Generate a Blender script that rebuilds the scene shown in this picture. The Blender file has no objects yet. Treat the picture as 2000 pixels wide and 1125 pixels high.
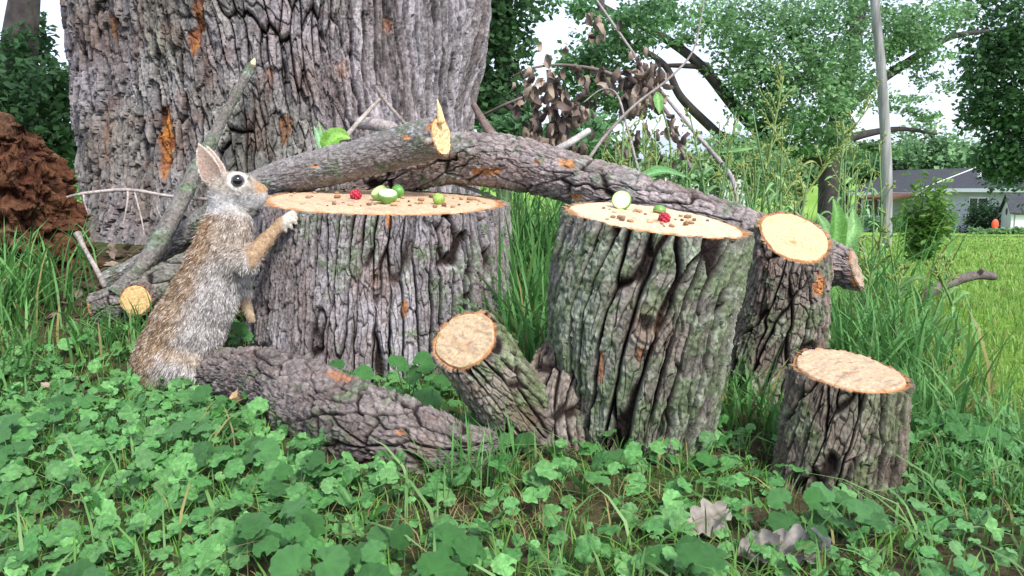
import bpy, math, random
import numpy as np
from mathutils import Vector, Matrix
R_ = math.radians
random.seed(7)
rng = np.random.default_rng(11)
scene = bpy.context.scene
COL = scene.collection

# ------------------------------------------------------------------ camera, world, sun, exposure
CAM_H = 0.36
FPX = 1500.0                       # focal length in pixels of the 2000 px wide photograph
HORIZON = 370.0
PITCH = math.atan((562.5 - HORIZON) / FPX)
cam_d = bpy.data.cameras.new('camera')
cam_d.sensor_width = 36.0
cam_d.lens = 36.0 * FPX / 2000.0
cam_d.clip_start = 0.02
cam_d.clip_end = 600.0
cam = bpy.data.objects.new('camera', cam_d)
COL.objects.link(cam)
cam.location = (0, 0, CAM_H)
cam.rotation_euler = (math.pi / 2 - PITCH, 0, 0)
scene.camera = cam

SUN_EL, SUN_AZ = 46.0, 148.0       # azimuth clockwise from +Y (north): behind the camera, to its right
world = bpy.data.worlds.new('World')
scene.world = world
world.use_nodes = True
wn = world.node_tree
wn.nodes.clear()
sky = wn.nodes.new('ShaderNodeTexSky')
sky.sky_type = 'NISHITA'
sky.sun_disc = False
sky.sun_elevation = R_(SUN_EL)
sky.sun_rotation = R_(SUN_AZ)
sky.air_density = 1.0
sky.dust_density = 4.0
sky.ozone_density = 1.0
cmix = wn.nodes.new('ShaderNodeMix')          # thin bright cloud over the whole sky
cmix.data_type = 'RGBA'
cmix.inputs['Factor'].default_value = 0.55
cmix.inputs['B'].default_value = (8.5, 9.3, 11.6, 1)
bg = wn.nodes.new('ShaderNodeBackground')
bg.inputs['Strength'].default_value = 0.115
wo = wn.nodes.new('ShaderNodeOutputWorld')
wn.links.new(sky.outputs[0], cmix.inputs['A'])
wn.links.new(cmix.outputs['Result'], bg.inputs['Color'])
wn.links.new(bg.outputs[0], wo.inputs[0])

sun_d = bpy.data.lights.new('sun', 'SUN')
sun_d.energy = 2.7
sun_d.angle = R_(10)
sun_d.color = (1.0, 0.96, 0.90)
sun = bpy.data.objects.new('sun', sun_d)
COL.objects.link(sun)
el, az = R_(SUN_EL), R_(SUN_AZ)
sd = Vector((math.sin(az) * math.cos(el), math.cos(az) * math.cos(el), math.sin(el)))
sun.rotation_euler = sd.to_track_quat('Z', 'Y').to_euler()
sun.location = sd * 30

scene.view_settings.view_transform = 'Standard'
scene.view_settings.look = 'None'
scene.view_settings.gamma = 1.0
scene.view_settings.exposure = 0.85
scene.view_settings.use_curve_mapping = False
scene.render.engine = 'CYCLES'

# ------------------------------------------------------------------ pixel rays
_F = np.array([0, math.cos(PITCH), -math.sin(PITCH)])
_U = np.array([0, math.sin(PITCH), math.cos(PITCH)])
_X = np.array([1.0, 0, 0])
_C = np.array([0, 0, CAM_H])
def ray(px, py):
    return _F * FPX + _X * (px - 1000.0) + _U * (562.5 - py)
def at(px, py, d):
    r = ray(px, py)
    return _C + r * (d / r[1])
def PX(d):                          # metres per photograph pixel at distance d
    return d / FPX

# ------------------------------------------------------------------ noise
def _hash(ix, iy, iz, seed):
    h = (ix.astype(np.int64) * 374761393 + iy.astype(np.int64) * 668265263 + iz.astype(np.int64) * 2147483647 + seed * 1274126177) & 0xFFFFFFFF
    h = ((h ^ (h >> 13)) * 1274126177) & 0xFFFFFFFF
    h = ((h ^ (h >> 16)) * 2246822519) & 0xFFFFFFFF
    h = h ^ (h >> 15)
    return (h & 0xFFFFFF).astype(np.float64) / 0xFFFFFF
def vnoise(x, y, z, seed=0):        # value noise, -1..1
    x, y, z = np.broadcast_arrays(np.asarray(x, float), np.asarray(y, float), np.asarray(z, float))
    fx, fy, fz = np.floor(x), np.floor(y), np.floor(z)
    ix, iy, iz = fx.astype(np.int64), fy.astype(np.int64), fz.astype(np.int64)
    tx, ty, tz = x - fx, y - fy, z - fz
    tx = tx * tx * (3 - 2 * tx); ty = ty * ty * (3 - 2 * ty); tz = tz * tz * (3 - 2 * tz)
    out = 0
    for a in (0, 1):
        wx = tx if a else 1 - tx
        for b in (0, 1):
            wy = ty if b else 1 - ty
            for c in (0, 1):
                wz = tz if c else 1 - tz
                out = out + wx * wy * wz * _hash(ix + a, iy + b, iz + c, seed)
    return out * 2 - 1
def fbm(x, y, z, seed=0, octv=4, gain=0.5):
    o, a, f = 0, 1.0, 1.0
    for k in range(octv):
        o = o + a * vnoise(x * f, y * f, z * f, seed + k * 17)
        a *= gain; f *= 2.03
    return o
def sstep(a, b, x):
    t = np.clip((x - a) / (b - a), 0, 1)
    return t * t * (3 - 2 * t)
def voro(u, v, per, seed):          # cell noise, wrapping in u; edge distance, cell random, offset from the cell's centre
    iu, iv = np.floor(u), np.floor(v)
    f1 = np.full(u.shape, 9e9); f2 = f1.copy()
    c1x = np.zeros(u.shape); c1y = c1x.copy(); c2x = c1x.copy(); c2y = c1x.copy(); cid = c1x.copy()
    for du in (-1, 0, 1):
        for dv in (-1, 0, 1):
            cu = iu + du; cv = iv + dv
            hu = np.mod(cu, per).astype(np.int64); hv = cv.astype(np.int64)
            qx = cu + 0.08 + 0.84 * _hash(hu, hv, hu * 0 + 1, seed)
            qy = cv + 0.08 + 0.84 * _hash(hu, hv, hu * 0 + 2, seed)
            rid = _hash(hu, hv, hu * 0 + 3, seed)
            dd = (qx - u) ** 2 + (qy - v) ** 2
            n1 = dd < f1
            n2 = (~n1) & (dd < f2)
            f2 = np.where(n1, f1, np.where(n2, dd, f2))
            c2x = np.where(n1, c1x, np.where(n2, qx, c2x)); c2y = np.where(n1, c1y, np.where(n2, qy, c2y))
            f1 = np.where(n1, dd, f1)
            c1x = np.where(n1, qx, c1x); c1y = np.where(n1, qy, c1y); cid = np.where(n1, rid, cid)
    edge = (f2 - f1) / (2 * np.sqrt((c2x - c1x) ** 2 + (c2y - c1y) ** 2) + 1e-6)
    return edge, cid, u - c1x, v - c1y
def mixc(a, b, t):
    return np.asarray(a) * (1 - t[..., None]) + np.asarray(b) * t[..., None]

# ------------------------------------------------------------------ object helpers
def tag(o, label=None, cat=None, group=None, kind=None):
    if label: o['label'] = label
    if cat: o['category'] = cat
    if group: o['group'] = group
    if kind: o['kind'] = kind
    return o
def link(o, parent=None):
    COL.objects.link(o)
    if parent is not None:
        o.parent = parent
    return o
def empty(name, loc, label, cat, group=None):
    o = bpy.data.objects.new(name, None)
    o.empty_display_size = 0.05
    link(o); o.location = tuple(loc)
    return tag(o, label, cat, group)
def make_mesh(name, V, F, colors=None, smooth=True, mat=None):
    """V (N,3); F an (M,k) array or a list of such arrays (k = 3 or 4)."""
    V = np.asarray(V, dtype=np.float32)
    Fs = F if isinstance(F, (list, tuple)) else [F]
    Fs = [np.asarray(f, dtype=np.int32) for f in Fs if len(f)]
    me = bpy.data.meshes.new(name)
    me.vertices.add(len(V)); me.vertices.foreach_set('co', V.ravel())
    nl = sum(f.size for f in Fs); npol = sum(len(f) for f in Fs)
    me.loops.add(nl); me.polygons.add(npol)
    me.loops.foreach_set('vertex_index', np.concatenate([f.ravel() for f in Fs]))
    tot = np.concatenate([np.full(len(f), f.shape[1], np.int32) for f in Fs])
    st = np.concatenate([[0], np.cumsum(tot)[:-1]]).astype(np.int32)
    me.polygons.foreach_set('loop_start', st)
    me.polygons.foreach_set('loop_total', tot)
    me.polygons.foreach_set('use_smooth', np.full(npol, smooth, dtype=bool))
    me.update(calc_edges=True)
    if colors is not None:
        a = me.color_attributes.new('Col', 'FLOAT_COLOR', 'POINT')
        c = np.ones((len(V), 4), np.float32); c[:, :3] = np.clip(colors, 0, 1)
        a.data.foreach_set('color', c.ravel())
    if mat: me.materials.append(mat)
    return me
def mobj(name, V, F, mat, parent=None, colors=None, smooth=True, origin=None):
    V = np.asarray(V, float)
    if parent is not None:
        V = V - np.array(parent.matrix_basis.translation)
    elif origin is not None:
        V = V - np.asarray(origin)
    o = bpy.data.objects.new(name, make_mesh(name, V, F, colors, smooth, mat))
    link(o, parent)
    if parent is None and origin is not None:
        o.location = tuple(origin)
    return o
def box(x0, x1, y0, y1, z0, z1):
    V = np.array([[x, y, z] for z in (z0, z1) for y in (y0, y1) for x in (x0, x1)], float)
    F = np.array([[0, 2, 3, 1], [4, 5, 7, 6], [0, 1, 5, 4], [2, 6, 7, 3], [0, 4, 6, 2], [1, 3, 7, 5]])
    return V, F
class MB:
    def __init__(s): s.V = []; s.F = []; s.n = 0; s.C = []
    def add(s, V, F, c=None):
        s.V.append(np.asarray(V, float)); s.F.append(np.asarray(F) + s.n); s.n += len(V)
        if c is not None: s.C.append(np.broadcast_to(np.asarray(c, float), (len(V), 3)))
        return s
    def build(s, name, mat, parent=None, smooth=False, origin=None):
        return mobj(name, np.concatenate(s.V), s.F, mat, parent, np.concatenate(s.C) if s.C else None, smooth, origin)

# ------------------------------------------------------------------ materials
def mat_vcol(name, rough=0.9, bump=0.0, bscale=200.0, var=0.25, vscale=90.0, trans=0.0, spec=0.25, randobj=0.0, col=None, stretch=1.0, spots=None):
    m = bpy.data.materials.new(name); m.use_nodes = True
    nt = m.node_tree; N = nt.nodes; L = nt.links
    b = N['Principled BSDF']; out = N['Material Output']
    b.inputs['Roughness'].default_value = rough
    b.inputs['Specular IOR Level'].default_value = spec
    if col is None:
        src = N.new('ShaderNodeAttribute'); src.attribute_name = 'Col'; c = src.outputs['Color']
    else:
        src = N.new('ShaderNodeRGB'); src.outputs[0].default_value = (*col, 1); c = src.outputs[0]
    tc = N.new('ShaderNodeTexCoord')
    vec = tc.outputs['Object']
    if stretch != 1.0:
        mp = N.new('ShaderNodeMapping'); mp.inputs['Scale'].default_value = (1, 1, stretch); L.new(vec, mp.inputs['Vector']); vec = mp.outputs[0]
    if var > 0:
        n = N.new('ShaderNodeTexNoise'); n.inputs['Scale'].default_value = vscale; n.inputs['Detail'].default_value = 4
        L.new(vec, n.inputs['Vector'])
        r = N.new('ShaderNodeMapRange'); r.inputs['From Min'].default_value = 0.3; r.inputs['From Max'].default_value = 0.7
        r.inputs['To Min'].default_value = 1 - var; r.inputs['To Max'].default_value = 1 + var
        L.new(n.outputs['Fac'], r.inputs['Value'])
        mx = N.new('ShaderNodeMix'); mx.data_type = 'RGBA'; mx.blend_type = 'MULTIPLY'; mx.inputs['Factor'].default_value = 1
        L.new(c, mx.inputs['A']); L.new(r.outputs[0], mx.inputs['B']); c = mx.outputs['Result']
    if randobj > 0:
        oi = N.new('ShaderNodeObjectInfo')
        r = N.new('ShaderNodeMapRange'); r.inputs['To Min'].default_value = 1 - randobj; r.inputs['To Max'].default_value = 1 + randobj
        L.new(oi.outputs['Random'], r.inputs['Value'])
        mx = N.new('ShaderNodeMix'); mx.data_type = 'RGBA'; mx.blend_type = 'MULTIPLY'; mx.inputs['Factor'].default_value = 1
        L.new(c, mx.inputs['A']); L.new(r.outputs[0], mx.inputs['B']); c = mx.outputs['Result']
    if spots:                                   # thin pale/dark speckle of the thing's own colour
        sc, lo, hi, sc_col = spots
        n = N.new('ShaderNodeTexNoise'); n.inputs['Scale'].default_value = sc; n.inputs['Detail'].default_value = 5; n.inputs['Roughness'].default_value = 0.7
        L.new(vec, n.inputs['Vector'])
        r = N.new('ShaderNodeMapRange'); r.inputs['From Min'].default_value = lo; r.inputs['From Max'].default_value = hi
        L.new(n.outputs['Fac'], r.inputs['Value'])
        mx = N.new('ShaderNodeMix'); mx.data_type = 'RGBA'; mx.inputs['B'].default_value = (*sc_col, 1)
        L.new(r.outputs[0], mx.inputs['Factor']); L.new(c, mx.inputs['A']); c = mx.outputs['Result']
    L.new(c, b.inputs['Base Color'])
    if bump > 0:
        n = N.new('ShaderNodeTexNoise'); n.inputs['Scale'].default_value = bscale; n.inputs['Detail'].default_value = 6; n.inputs['Roughness'].default_value = 0.65
        L.new(vec, n.inputs['Vector'])
        bp = N.new('ShaderNodeBump'); bp.inputs['Strength'].default_value = 0.8; bp.inputs['Distance'].default_value = bump
        L.new(n.outputs['Fac'], bp.inputs['Height']); L.new(bp.outputs[0], b.inputs['Normal'])
    if trans > 0:
        t = N.new('ShaderNodeBsdfTranslucent'); ms = N.new('ShaderNodeMixShader'); ms.inputs[0].default_value = trans
        L.new(c, t.inputs['Color']); L.new(b.outputs[0], ms.inputs[1]); L.new(t.outputs[0], ms.inputs[2]); L.new(ms.outputs[0], out.inputs['Surface'])
    return m
M = {}
M['bark'] = mat_vcol('bark', 0.92, 0.0022, 260, 0.38, 170, spec=0.15)
M['bark_big'] = mat_vcol('bark_big_tree', 0.92, 0.004, 130, 0.38, 90, spec=0.15)
M['bark_far'] = mat_vcol('bark_far', 0.95, 0.01, 20, 0.3, 12, spec=0.1)
M['wood'] = mat_vcol('sawn_wood', 0.7, 0.0012, 420, 0.20, 240, spec=0.2, spots=(210, 0.54, 0.72, (0.26, 0.155, 0.085)))
M['rot'] = mat_vcol('rotten_wood', 0.95, 0.006, 120, 0.4, 70, spec=0.1)
M['grass'] = mat_vcol('grass_blade', 0.55, 0, 1, 0.0, 1, 0.35, 0.3)
M['leaf'] = mat_vcol('ivy_leaf', 0.42, 0.0030, 170, 0.28, 190, 0.25, 0.5)
M['leaf_obj'] = mat_vcol('ivy_leaf_single', 0.42, 0.0030, 170, 0.28, 190, 0.25, 0.5, randobj=0.22)
M['foliage'] = mat_vcol('tree_foliage', 0.6, 0, 1, 0.0, 1, 0.4, 0.25)
M['fur'] = mat_vcol('rabbit_fur', 0.85, 0, 1, 0.0, 1, 0.0, 0.15)
M['skin'] = mat_vcol('rabbit_undercoat', 0.9, 0.002, 350, 0.3, 260, 0.0, 0.1)
M['dead'] = mat_vcol('dead_leaf', 0.85, 0.001, 200, 0.25, 120, 0.2, 0.15, randobj=0.3)
M['food'] = mat_vcol('food', 0.4, 0.0006, 500, 0.1, 300, 0.0, 0.5)
M['pellet'] = mat_vcol('pellet', 0.85, 0.001, 700, 0.2, 400, 0.0, 0.2, randobj=0.3)

# ------------------------------------------------------------------ ground
TREE = np.array([-0.84, 2.96])
def gz(x, y):
    x = np.asarray(x, float); y = np.asarray(y, float)
    z = np.zeros(np.broadcast(x, y).shape)
    dt = np.sqrt(((x - TREE[0]) / 1.25) ** 2 + (y - TREE[1]) ** 2)
    z = z + 0.20 * (1 - sstep(0.55, 1.75, dt))
    z = z - 0.0505 * np.maximum(y - 2.6, 0) - 0.02 * np.maximum(y - 2.6, 0) * 0
    z = z + np.where(y > 58, (y - 58) * 0.13, 0)
    z = z + 0.012 * vnoise(x * 3.1, y * 3.1, 0, 5) + 0.006 * vnoise(x * 9, y * 9, 0, 6)
    return z
def gnd(px, py):
    r = ray(px, py)
    lo, hi = 0.2, 120.0
    for d in np.geomspace(0.3, 120, 400):
        p = _C + r * (d / r[1])
        if p[2] < float(gz(p[0], p[1])):
            return p
    return p
def spaced(n, near, far, g):
    t = np.linspace(0, 1, n)
    return near + (far - near) * (np.exp(g * t) - 1) / (math.exp(g) - 1)
ys = np.concatenate([[-3, -1.5, -0.6], spaced(130, 0.0, 190, 6.0)])
xh = spaced(80, 0.0, 170, 6.0)
xs = np.concatenate([-xh[:0:-1], xh])
gx, gy = np.meshgrid(xs, ys)
gV = np.stack([gx, gy, gz(gx, gy)], -1).reshape(-1, 3)
nx_, ny_ = len(xs), len(ys)
ii = np.arange(nx_ * ny_).reshape(ny_, nx_)
gF = np.stack([ii[:-1, :-1], ii[:-1, 1:], ii[1:, 1:], ii[1:, :-1]], -1).reshape(-1, 4)
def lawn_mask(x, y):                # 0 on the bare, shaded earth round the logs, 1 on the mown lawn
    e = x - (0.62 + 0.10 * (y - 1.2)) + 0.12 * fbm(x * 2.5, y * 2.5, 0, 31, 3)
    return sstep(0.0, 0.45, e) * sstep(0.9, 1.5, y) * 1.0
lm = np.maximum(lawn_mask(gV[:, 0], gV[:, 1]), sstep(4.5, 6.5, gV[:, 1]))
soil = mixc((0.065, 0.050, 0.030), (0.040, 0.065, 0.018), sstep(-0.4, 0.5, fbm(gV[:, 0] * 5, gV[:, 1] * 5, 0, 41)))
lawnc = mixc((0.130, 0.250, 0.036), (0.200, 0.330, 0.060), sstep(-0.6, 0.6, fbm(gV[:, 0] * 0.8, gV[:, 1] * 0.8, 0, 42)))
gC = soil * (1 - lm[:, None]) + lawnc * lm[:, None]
M['ground'] = mat_vcol('ground', 0.95, 0.012, 60, 0.35, 40, spec=0.1)
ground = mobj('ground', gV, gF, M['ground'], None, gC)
tag(ground, 'lawn and leaf-littered earth', kind='structure')

# ------------------------------------------------------------------ logs and stumps
def catmull(P, n):
    P = np.asarray(P, float)
    if len(P) == 2:
        t = np.linspace(0, 1, n)[:, None]
        return P[0] * (1 - t) + P[1] * t
    Q = np.vstack([2 * P[0] - P[1], P, 2 * P[-1] - P[-2]])
    m = len(P) - 1
    out = []
    for t in np.linspace(0, m - 1e-9, n):
        i = int(t); f = t - i
        a, b, c, d = Q[i], Q[i + 1], Q[i + 2], Q[i + 3]
        out.append(0.5 * (2 * b + (c - a) * f + (2 * a - 5 * b + 4 * c - d) * f * f + (3 * b - a - 3 * c + d) * f ** 3))
    return np.array(out)
def frames(A):
    T = np.gradient(A, axis=0); T /= np.linalg.norm(T, axis=1)[:, None]
    X = np.cross(T[0], [0, 1, 0.001]);  X /= np.linalg.norm(X)
    Xs = []
    for t in T:
        X = X - t * X.dot(t); X /= np.linalg.norm(X); Xs.append(X.copy())
    Xs = np.array(Xs)
    return T, Xs, np.cross(T, Xs)
def log_geo(axis, radii, nseg, nlen, bark, n0=None, n1=None, shear=None, dens=0.5, outline=None, rows=None):
    """Bark surface round a curved axis. Returns V, F, C and the two end loops (undisplaced).  n0/n1 = normals of the cut planes."""
    A = catmull(axis, nlen)
    rp = catmull(np.array(radii, float)[:, None], nlen)[:, 0]
    if rows is not None:            # uneven rows along the axis
        base = np.linspace(0, 1, nlen)
        A = np.stack([np.interp(rows, base, A[:, k]) for k in range(3)], 1); rp = np.interp(rows, base, rp); nlen = len(rows)
    T, X, Y = frames(A)
    seg = np.linalg.norm(np.diff(A, axis=0), axis=1); s = np.concatenate([[0], np.cumsum(seg)]); Ltot = s[-1]
    mid = nlen // 2
    tc = _C - A[mid]; th_c = math.atan2(tc.dot(Y[mid]), tc.dot(X[mid]))
    ph = np.linspace(-math.pi, math.pi, nseg, endpoint=False)
    th = th_c + ph - dens * np.sin(ph)
    TH, S = np.meshgrid(th, s)
    ct, sn = np.cos(TH), np.sin(TH)
    N = ct[..., None] * X[:, None] + sn[..., None] * Y[:, None]
    Rr = np.broadcast_to(rp[:, None], TH.shape).copy()
    if outline is not None: Rr = Rr * outline(TH, S / Ltot)
    O = N * Rr[..., None]
    P0 = A[:, None] + O
    def cut(nv, end):
        nv = np.asarray(nv, float); nv = nv / np.linalg.norm(nv)
        a = T[-1] if end else T[0]
        sh = shear if shear else 3.0 * rp[-1 if end else 0]
        w = np.clip(1 - ((Ltot - S) if end else S) / sh, 0, 1)
        k = -(O @ nv) / (a @ nv)
        return (k * w)[..., None] * a
    if n0 is not None: P0 = P0 + cut(n0, False)
    if n1 is not None: P0 = P0 + cut(n1, True)
    h, C = bark(TH, S, P0, rp.mean(), Ltot)
    P = P0 + N * h[..., None]
    for end, nv in ((0, n0), (1, n1)):
        if nv is None: continue
        a = T[-1] if end else -T[0]; w_ = np.clip(1 - ((Ltot - S) if end else S) / 0.012, 0, 1)
        rag = 0.0022 * vnoise(ct * rp.mean() * 110, sn * rp.mean() * 110, 0, 81) + 0.0016 * vnoise(ct * rp.mean() * 330, sn * rp.mean() * 330, 0, 82)
        P = P + (rag * w_)[..., None] * a
    V = [P.reshape(-1, 3)]; CC = [C.reshape(-1, 3)]
    idx = np.arange(nlen * nseg).reshape(nlen, nseg)
    def quads(a, b):
        return np.stack([a, np.roll(a, -1), np.roll(b, -1), b], -1)
    F = [quads(idx[k], idx[k + 1]) for k in range(nlen - 1)]
    n = nlen * nseg
    for end in (0, 1):              # inner bark rim turned over the end
        r0 = nlen - 1 if end else 0
        c = P0[r0].mean(0); last = idx[r0]
        for f, dcol in ((0.955, (0.34, 0.17, 0.075)), (0.86, (0.30, 0.15, 0.07))):
            loop = c + (P0[r0] - c) * f
            if f < 0.9: loop = loop - (T[r0] if end else -T[r0]) * 0.004
            V.append(loop); CC.append(np.broadcast_to(dcol, (nseg, 3)) * (1 + 0.5 * vnoise(loop[:, 0] * 90, loop[:, 1] * 90, loop[:, 2] * 90, 3))[:, None])
            cur = np.arange(n, n + nseg); n += nseg
            F.append(quads(last, cur) if end else quads(cur, last)); last = cur
        V.append(c[None] - (T[r0] if end else -T[r0])[None] * 0.006); CC.append(np.array([[0.3, 0.16, 0.07]]))
        f3 = np.stack([last, np.roll(last, -1), np.full(nseg, n)], -1); n += 1
        F.append(f3 if end else f3[:, ::-1])
    return np.concatenate(V), F, np.concatenate(CC), P0[0], P0[-1], th
def cut_face(loop, nrm, wood=(0.72, 0.51, 0.30), seed=0, nr=36, fill=0.938, proud=0.0022, saw=0.0006, rings=1.0, stain=0.5, heart=(0.5, 0.5), edge=(0.40, 0.18, 0.07), flat=False):
    """A sawn end: a disc that follows the uneven outline of the log, with growth rings, saw marks and stains."""
    nseg = len(loop); step = max(1, nseg // 130); lp = loop[::step]; m = len(lp)
    c = lp.mean(0); nrm = np.asarray(nrm, float) / np.linalg.norm(nrm)
    u = np.cross(nrm, [0.3, 1, 0.1]); u /= np.linalg.norm(u); v = np.cross(nrm, u)
    Rm = np.linalg.norm(lp - c, axis=1).mean()
    t = np.concatenate([np.linspace(0, 0.9, nr - 8) ** 0.8, np.linspace(0.92, 1.0, 8)])
    rimw = fill + 0.012 * vnoise(np.arange(m) * 0.35, 0, 0, seed + 1)
    V = c + (lp - c)[None] * (t[:, None] * rimw[None])[..., None]
    d = V - c; a, b = d @ u, d @ v
    rr = np.sqrt((a / Rm - (heart[0] - 0.5) * 0.5) ** 2 + (b / Rm - (heart[1] - 0.5) * 0.5) ** 2)
    wob = 0.05 * vnoise(a / Rm * 2.5, b / Rm * 2.5, 0, seed + 2)
    ring = np.sin((rr + wob) * 75 * (Rm / 0.12) ** 0.5) * 0.5 + 0.5
    ang = seed * 1.3
    sa = a * math.cos(ang) + b * math.sin(ang)
    sawn = vnoise(sa * 260 + 2 * vnoise(a * 20, b * 20, 0, seed), (a * math.sin(ang) - b * math.cos(ang)) * 14, 0, seed + 4)
    h = saw * sawn + 0.0008 * fbm(a * 120, b * 120, 0, seed + 5, 3)
    h = h - 0.004 * sstep(0.93, 1.0, np.broadcast_to(t[:, None], rr.shape)) ** 2
    if flat: h = h * 2.5
    V = V + nrm * (proud + h)[..., None]
    C = np.broadcast_to(np.asarray(wood), V.shape).copy()
    C = mixc(C, np.asarray(wood) * (0.72, 0.58, 0.42), np.clip(ring, 0, 1) ** 2 * 0.35 * rings)
    C = mixc(C, np.asarray(wood) * (0.72, 0.62, 0.52), sstep(0.1, 0.9, sawn) * 0.5)
    sp = a * math.sin(ang) - b * math.cos(ang)
    C = mixc(C, (0.25, 0.185, 0.145), stain * sstep(0.10, 0.75, fbm(sa / Rm * 15, sp / Rm * 5, 1.7, seed + 9, 4)) * 0.62)
    C = mixc(C, (0.22, 0.18, 0.17), stain * (1 - sstep(0.1, 0.75, rr)) * sstep(-0.1, 0.7, fbm(sa / Rm * 8, sp / Rm * 3, 4.7, seed + 10, 3)) * 0.6)
    ck = np.abs(np.arctan2(b, a + 1e-9) * 3 + seed) % math.pi
    heartm = 1 - sstep(0.02, 0.14, rr)
    C = mixc(C, np.asarray(wood) * (0.55, 0.36, 0.22), heartm * 0.8)
    er = sstep(0.945, 0.995, np.broadcast_to(t[:, None], rr.shape) + 0.02 * vnoise(a * 60, b * 60, 0, seed + 6))
    C = mixc(C, edge, er)
    V = V.reshape(-1, 3); C = C.reshape(-1, 3)
    idx = np.arange(len(t) * m).reshape(len(t), m)
    F = np.concatenate([np.stack([idx[k], np.roll(idx[k], -1), np.roll(idx[k + 1], -1), idx[k + 1]], -1) for k in range(len(t) - 1)])
    # orient outward
    q = F[m * 3]; nn = np.cross(V[q[1]] - V[q[0]], V[q[2]] - V[q[0]])
    if nn @ nrm < 0: F = F[:, ::-1]
    return V, F, C

def bark_furrow(strip=0.022, length=0.16, depth=0.011, crack=0.20, seed=1, lean=0.0, plate=(0.33, 0.30, 0.29), plate2=(0.24, 0.21, 0.195), crev=(0.022, 0.015, 0.013),  # crev: blackish inner bark, deepened to paint shade into the cracks
                lichen=0.0, lichcol=(0.27, 0.33, 0.22), orange=0.0, orange_col=(0.42, 0.16, 0.05), fine=1.0, knots=(), warp=0.45, red=0.25, moss=0.0, fadeout=0.35, tone=0.80):
    def f(TH, S, P, Rm, L):
        per = max(4, int(round(2 * math.pi * Rm / strip)))
        x, y, z = np.cos(TH) * Rm, np.sin(TH) * Rm, S
        w = warp * vnoise(x * 12, y * 12, z * 7, seed) + 0.30 * warp * vnoise(x * 60, y * 60, z * 45, seed + 1)
        u = TH / (2 * math.pi) * per + w + lean * S / strip
        v = S / length + 0.30 * vnoise(x * 30, y * 30, z * 18, seed + 2)
        km = np.zeros(TH.shape); kh = np.zeros(TH.shape)
        for (kp, kr) in knots:                 # growth swirls round an old branch scar
            d = P - np.asarray(kp); dist = np.sqrt((d ** 2).sum(-1))
            g = np.exp(-(dist / kr) ** 2)
            km = np.maximum(km, g)
            u = u + 0.12 * np.exp(-(dist / (1.3 * kr)) ** 2) * np.sign(d[..., 0] + 1e-9) * np.minimum(1, np.abs(d[..., 0]) / (0.5 * kr))
            wob = 1 + 0.25 * vnoise(d[..., 0] * 60, 0, d[..., 2] * 60, seed + 31); kh = kh + 0.006 * np.exp(-((dist * wob - 0.62 * kr) / (0.16 * kr)) ** 2) + 0.004 * np.exp(-((dist * wob - 0.98 * kr) / (0.14 * kr)) ** 2) - 0.014 * np.exp(-(dist / (0.30 * kr)) ** 2)
        e, cid, du, dv = voro(u, v, per, seed + 3)
        cn = 0.5 + 0.5 * vnoise(x * 22, y * 22, z * 7, seed + 12)
        ck = crack * (0.30 + 1.0 * cn)
        fade = fadeout + (1 - fadeout) * sstep(0.22, 0.55, 0.5 + 0.5 * vnoise(x * 16, y * 16, z * 10, seed + 13))
        pl = 1 - (1 - sstep(0.0, 1.0, e / (ck + 1e-6)) ** 0.7) * fade
        # finer flakes on the plates
        e2, cid2, du2, dv2 = voro(u * 3.0 + 0.4 * vnoise(x * 90, y * 90, z * 50, seed + 4), S / (length * 0.17) + 3 * cid, per * 3, seed + 5)
        fl = sstep(0.0, 0.12, e2)
        n1 = fbm(x * 140, y * 140, z * 55, seed + 6, 3)
        h = depth * 1.25 * (pl - 1) + depth * 0.25 * (cid - 0.5) * pl
        n2 = fbm(x * 330, y * 330, z * 210, seed + 23, 2)
        h = h + fine * (0.0020 * (fl - 1) + 0.0034 * (cid2 - 0.5) - 0.0022 * dv2) * pl + fine * 0.0010 * n1 + fine * 0.0008 * n2
        h = h + 0.005 * vnoise(x * 6, y * 6, z * 5, seed + 7) + kh
        c = mixc(plate, plate2, np.clip(0.5 + 0.7 * vnoise(x * 20, y * 20, z * 12, seed + 8) + 0.5 * (cid2 - 0.5), 0, 1))
        c = c * (1 + 0.55 * (cid2 - 0.5) + 0.30 * (cid - 0.5) + 0.22 * n1 + 0.12 * n2)[..., None]
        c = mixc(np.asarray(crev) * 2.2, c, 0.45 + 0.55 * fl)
        if red > 0:
            c = mixc(c, np.asarray((0.20, 0.115, 0.085)), red * sstep(0.0, 0.7, vnoise(x * 40, y * 40, z * 24, seed + 19)))
        if lichen > 0:
            lk = sstep(0.62 - lichen, 0.95 - lichen, 0.5 + 0.45 * fbm(x * 34, y * 34, z * 30, seed + 9, 4) + 0.25 * vnoise(x * 8, y * 8, z * 8, seed + 10))
            spk = 0.80 + 0.50 * vnoise(x * 210, y * 210, z * 190, seed + 21)
            l2 = sstep(-0.1, 0.35, vnoise(x * 70, y * 70, z * 60, seed + 27)); lc2 = mixc(np.asarray(lichcol) * (0.62, 0.70, 0.55), np.asarray(lichcol) * (1.22, 1.18, 1.28), l2)
            c = mixc(c, lc2 * spk[..., None], lk * pl * 0.85)
            h = h + 0.0022 * lk * spk
        if moss > 0:
            mk = moss * sstep(0.1, 0.8, vnoise(x * 15, y * 15, z * 10, seed + 15)); c = mixc(c, (0.10, 0.15, 0.04), mk)
        if orange > 0:
            ok = sstep(1 - orange, 1 - orange + 0.12, 0.5 + 0.5 * vnoise(x * 26, y * 26, z * 14, seed + 11))
            c = mixc(c, orange_col, ok * 0.9); h = h - 0.003 * ok
        c = mixc(crev, c, sstep(0.25, 0.85, pl))  # cracks: dark inner bark, with their shade put into the colour
        c = mixc(c, (0.20, 0.11, 0.075), km * 0.55)
        return h + 0.25 * depth, c * tone
    return f
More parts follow.
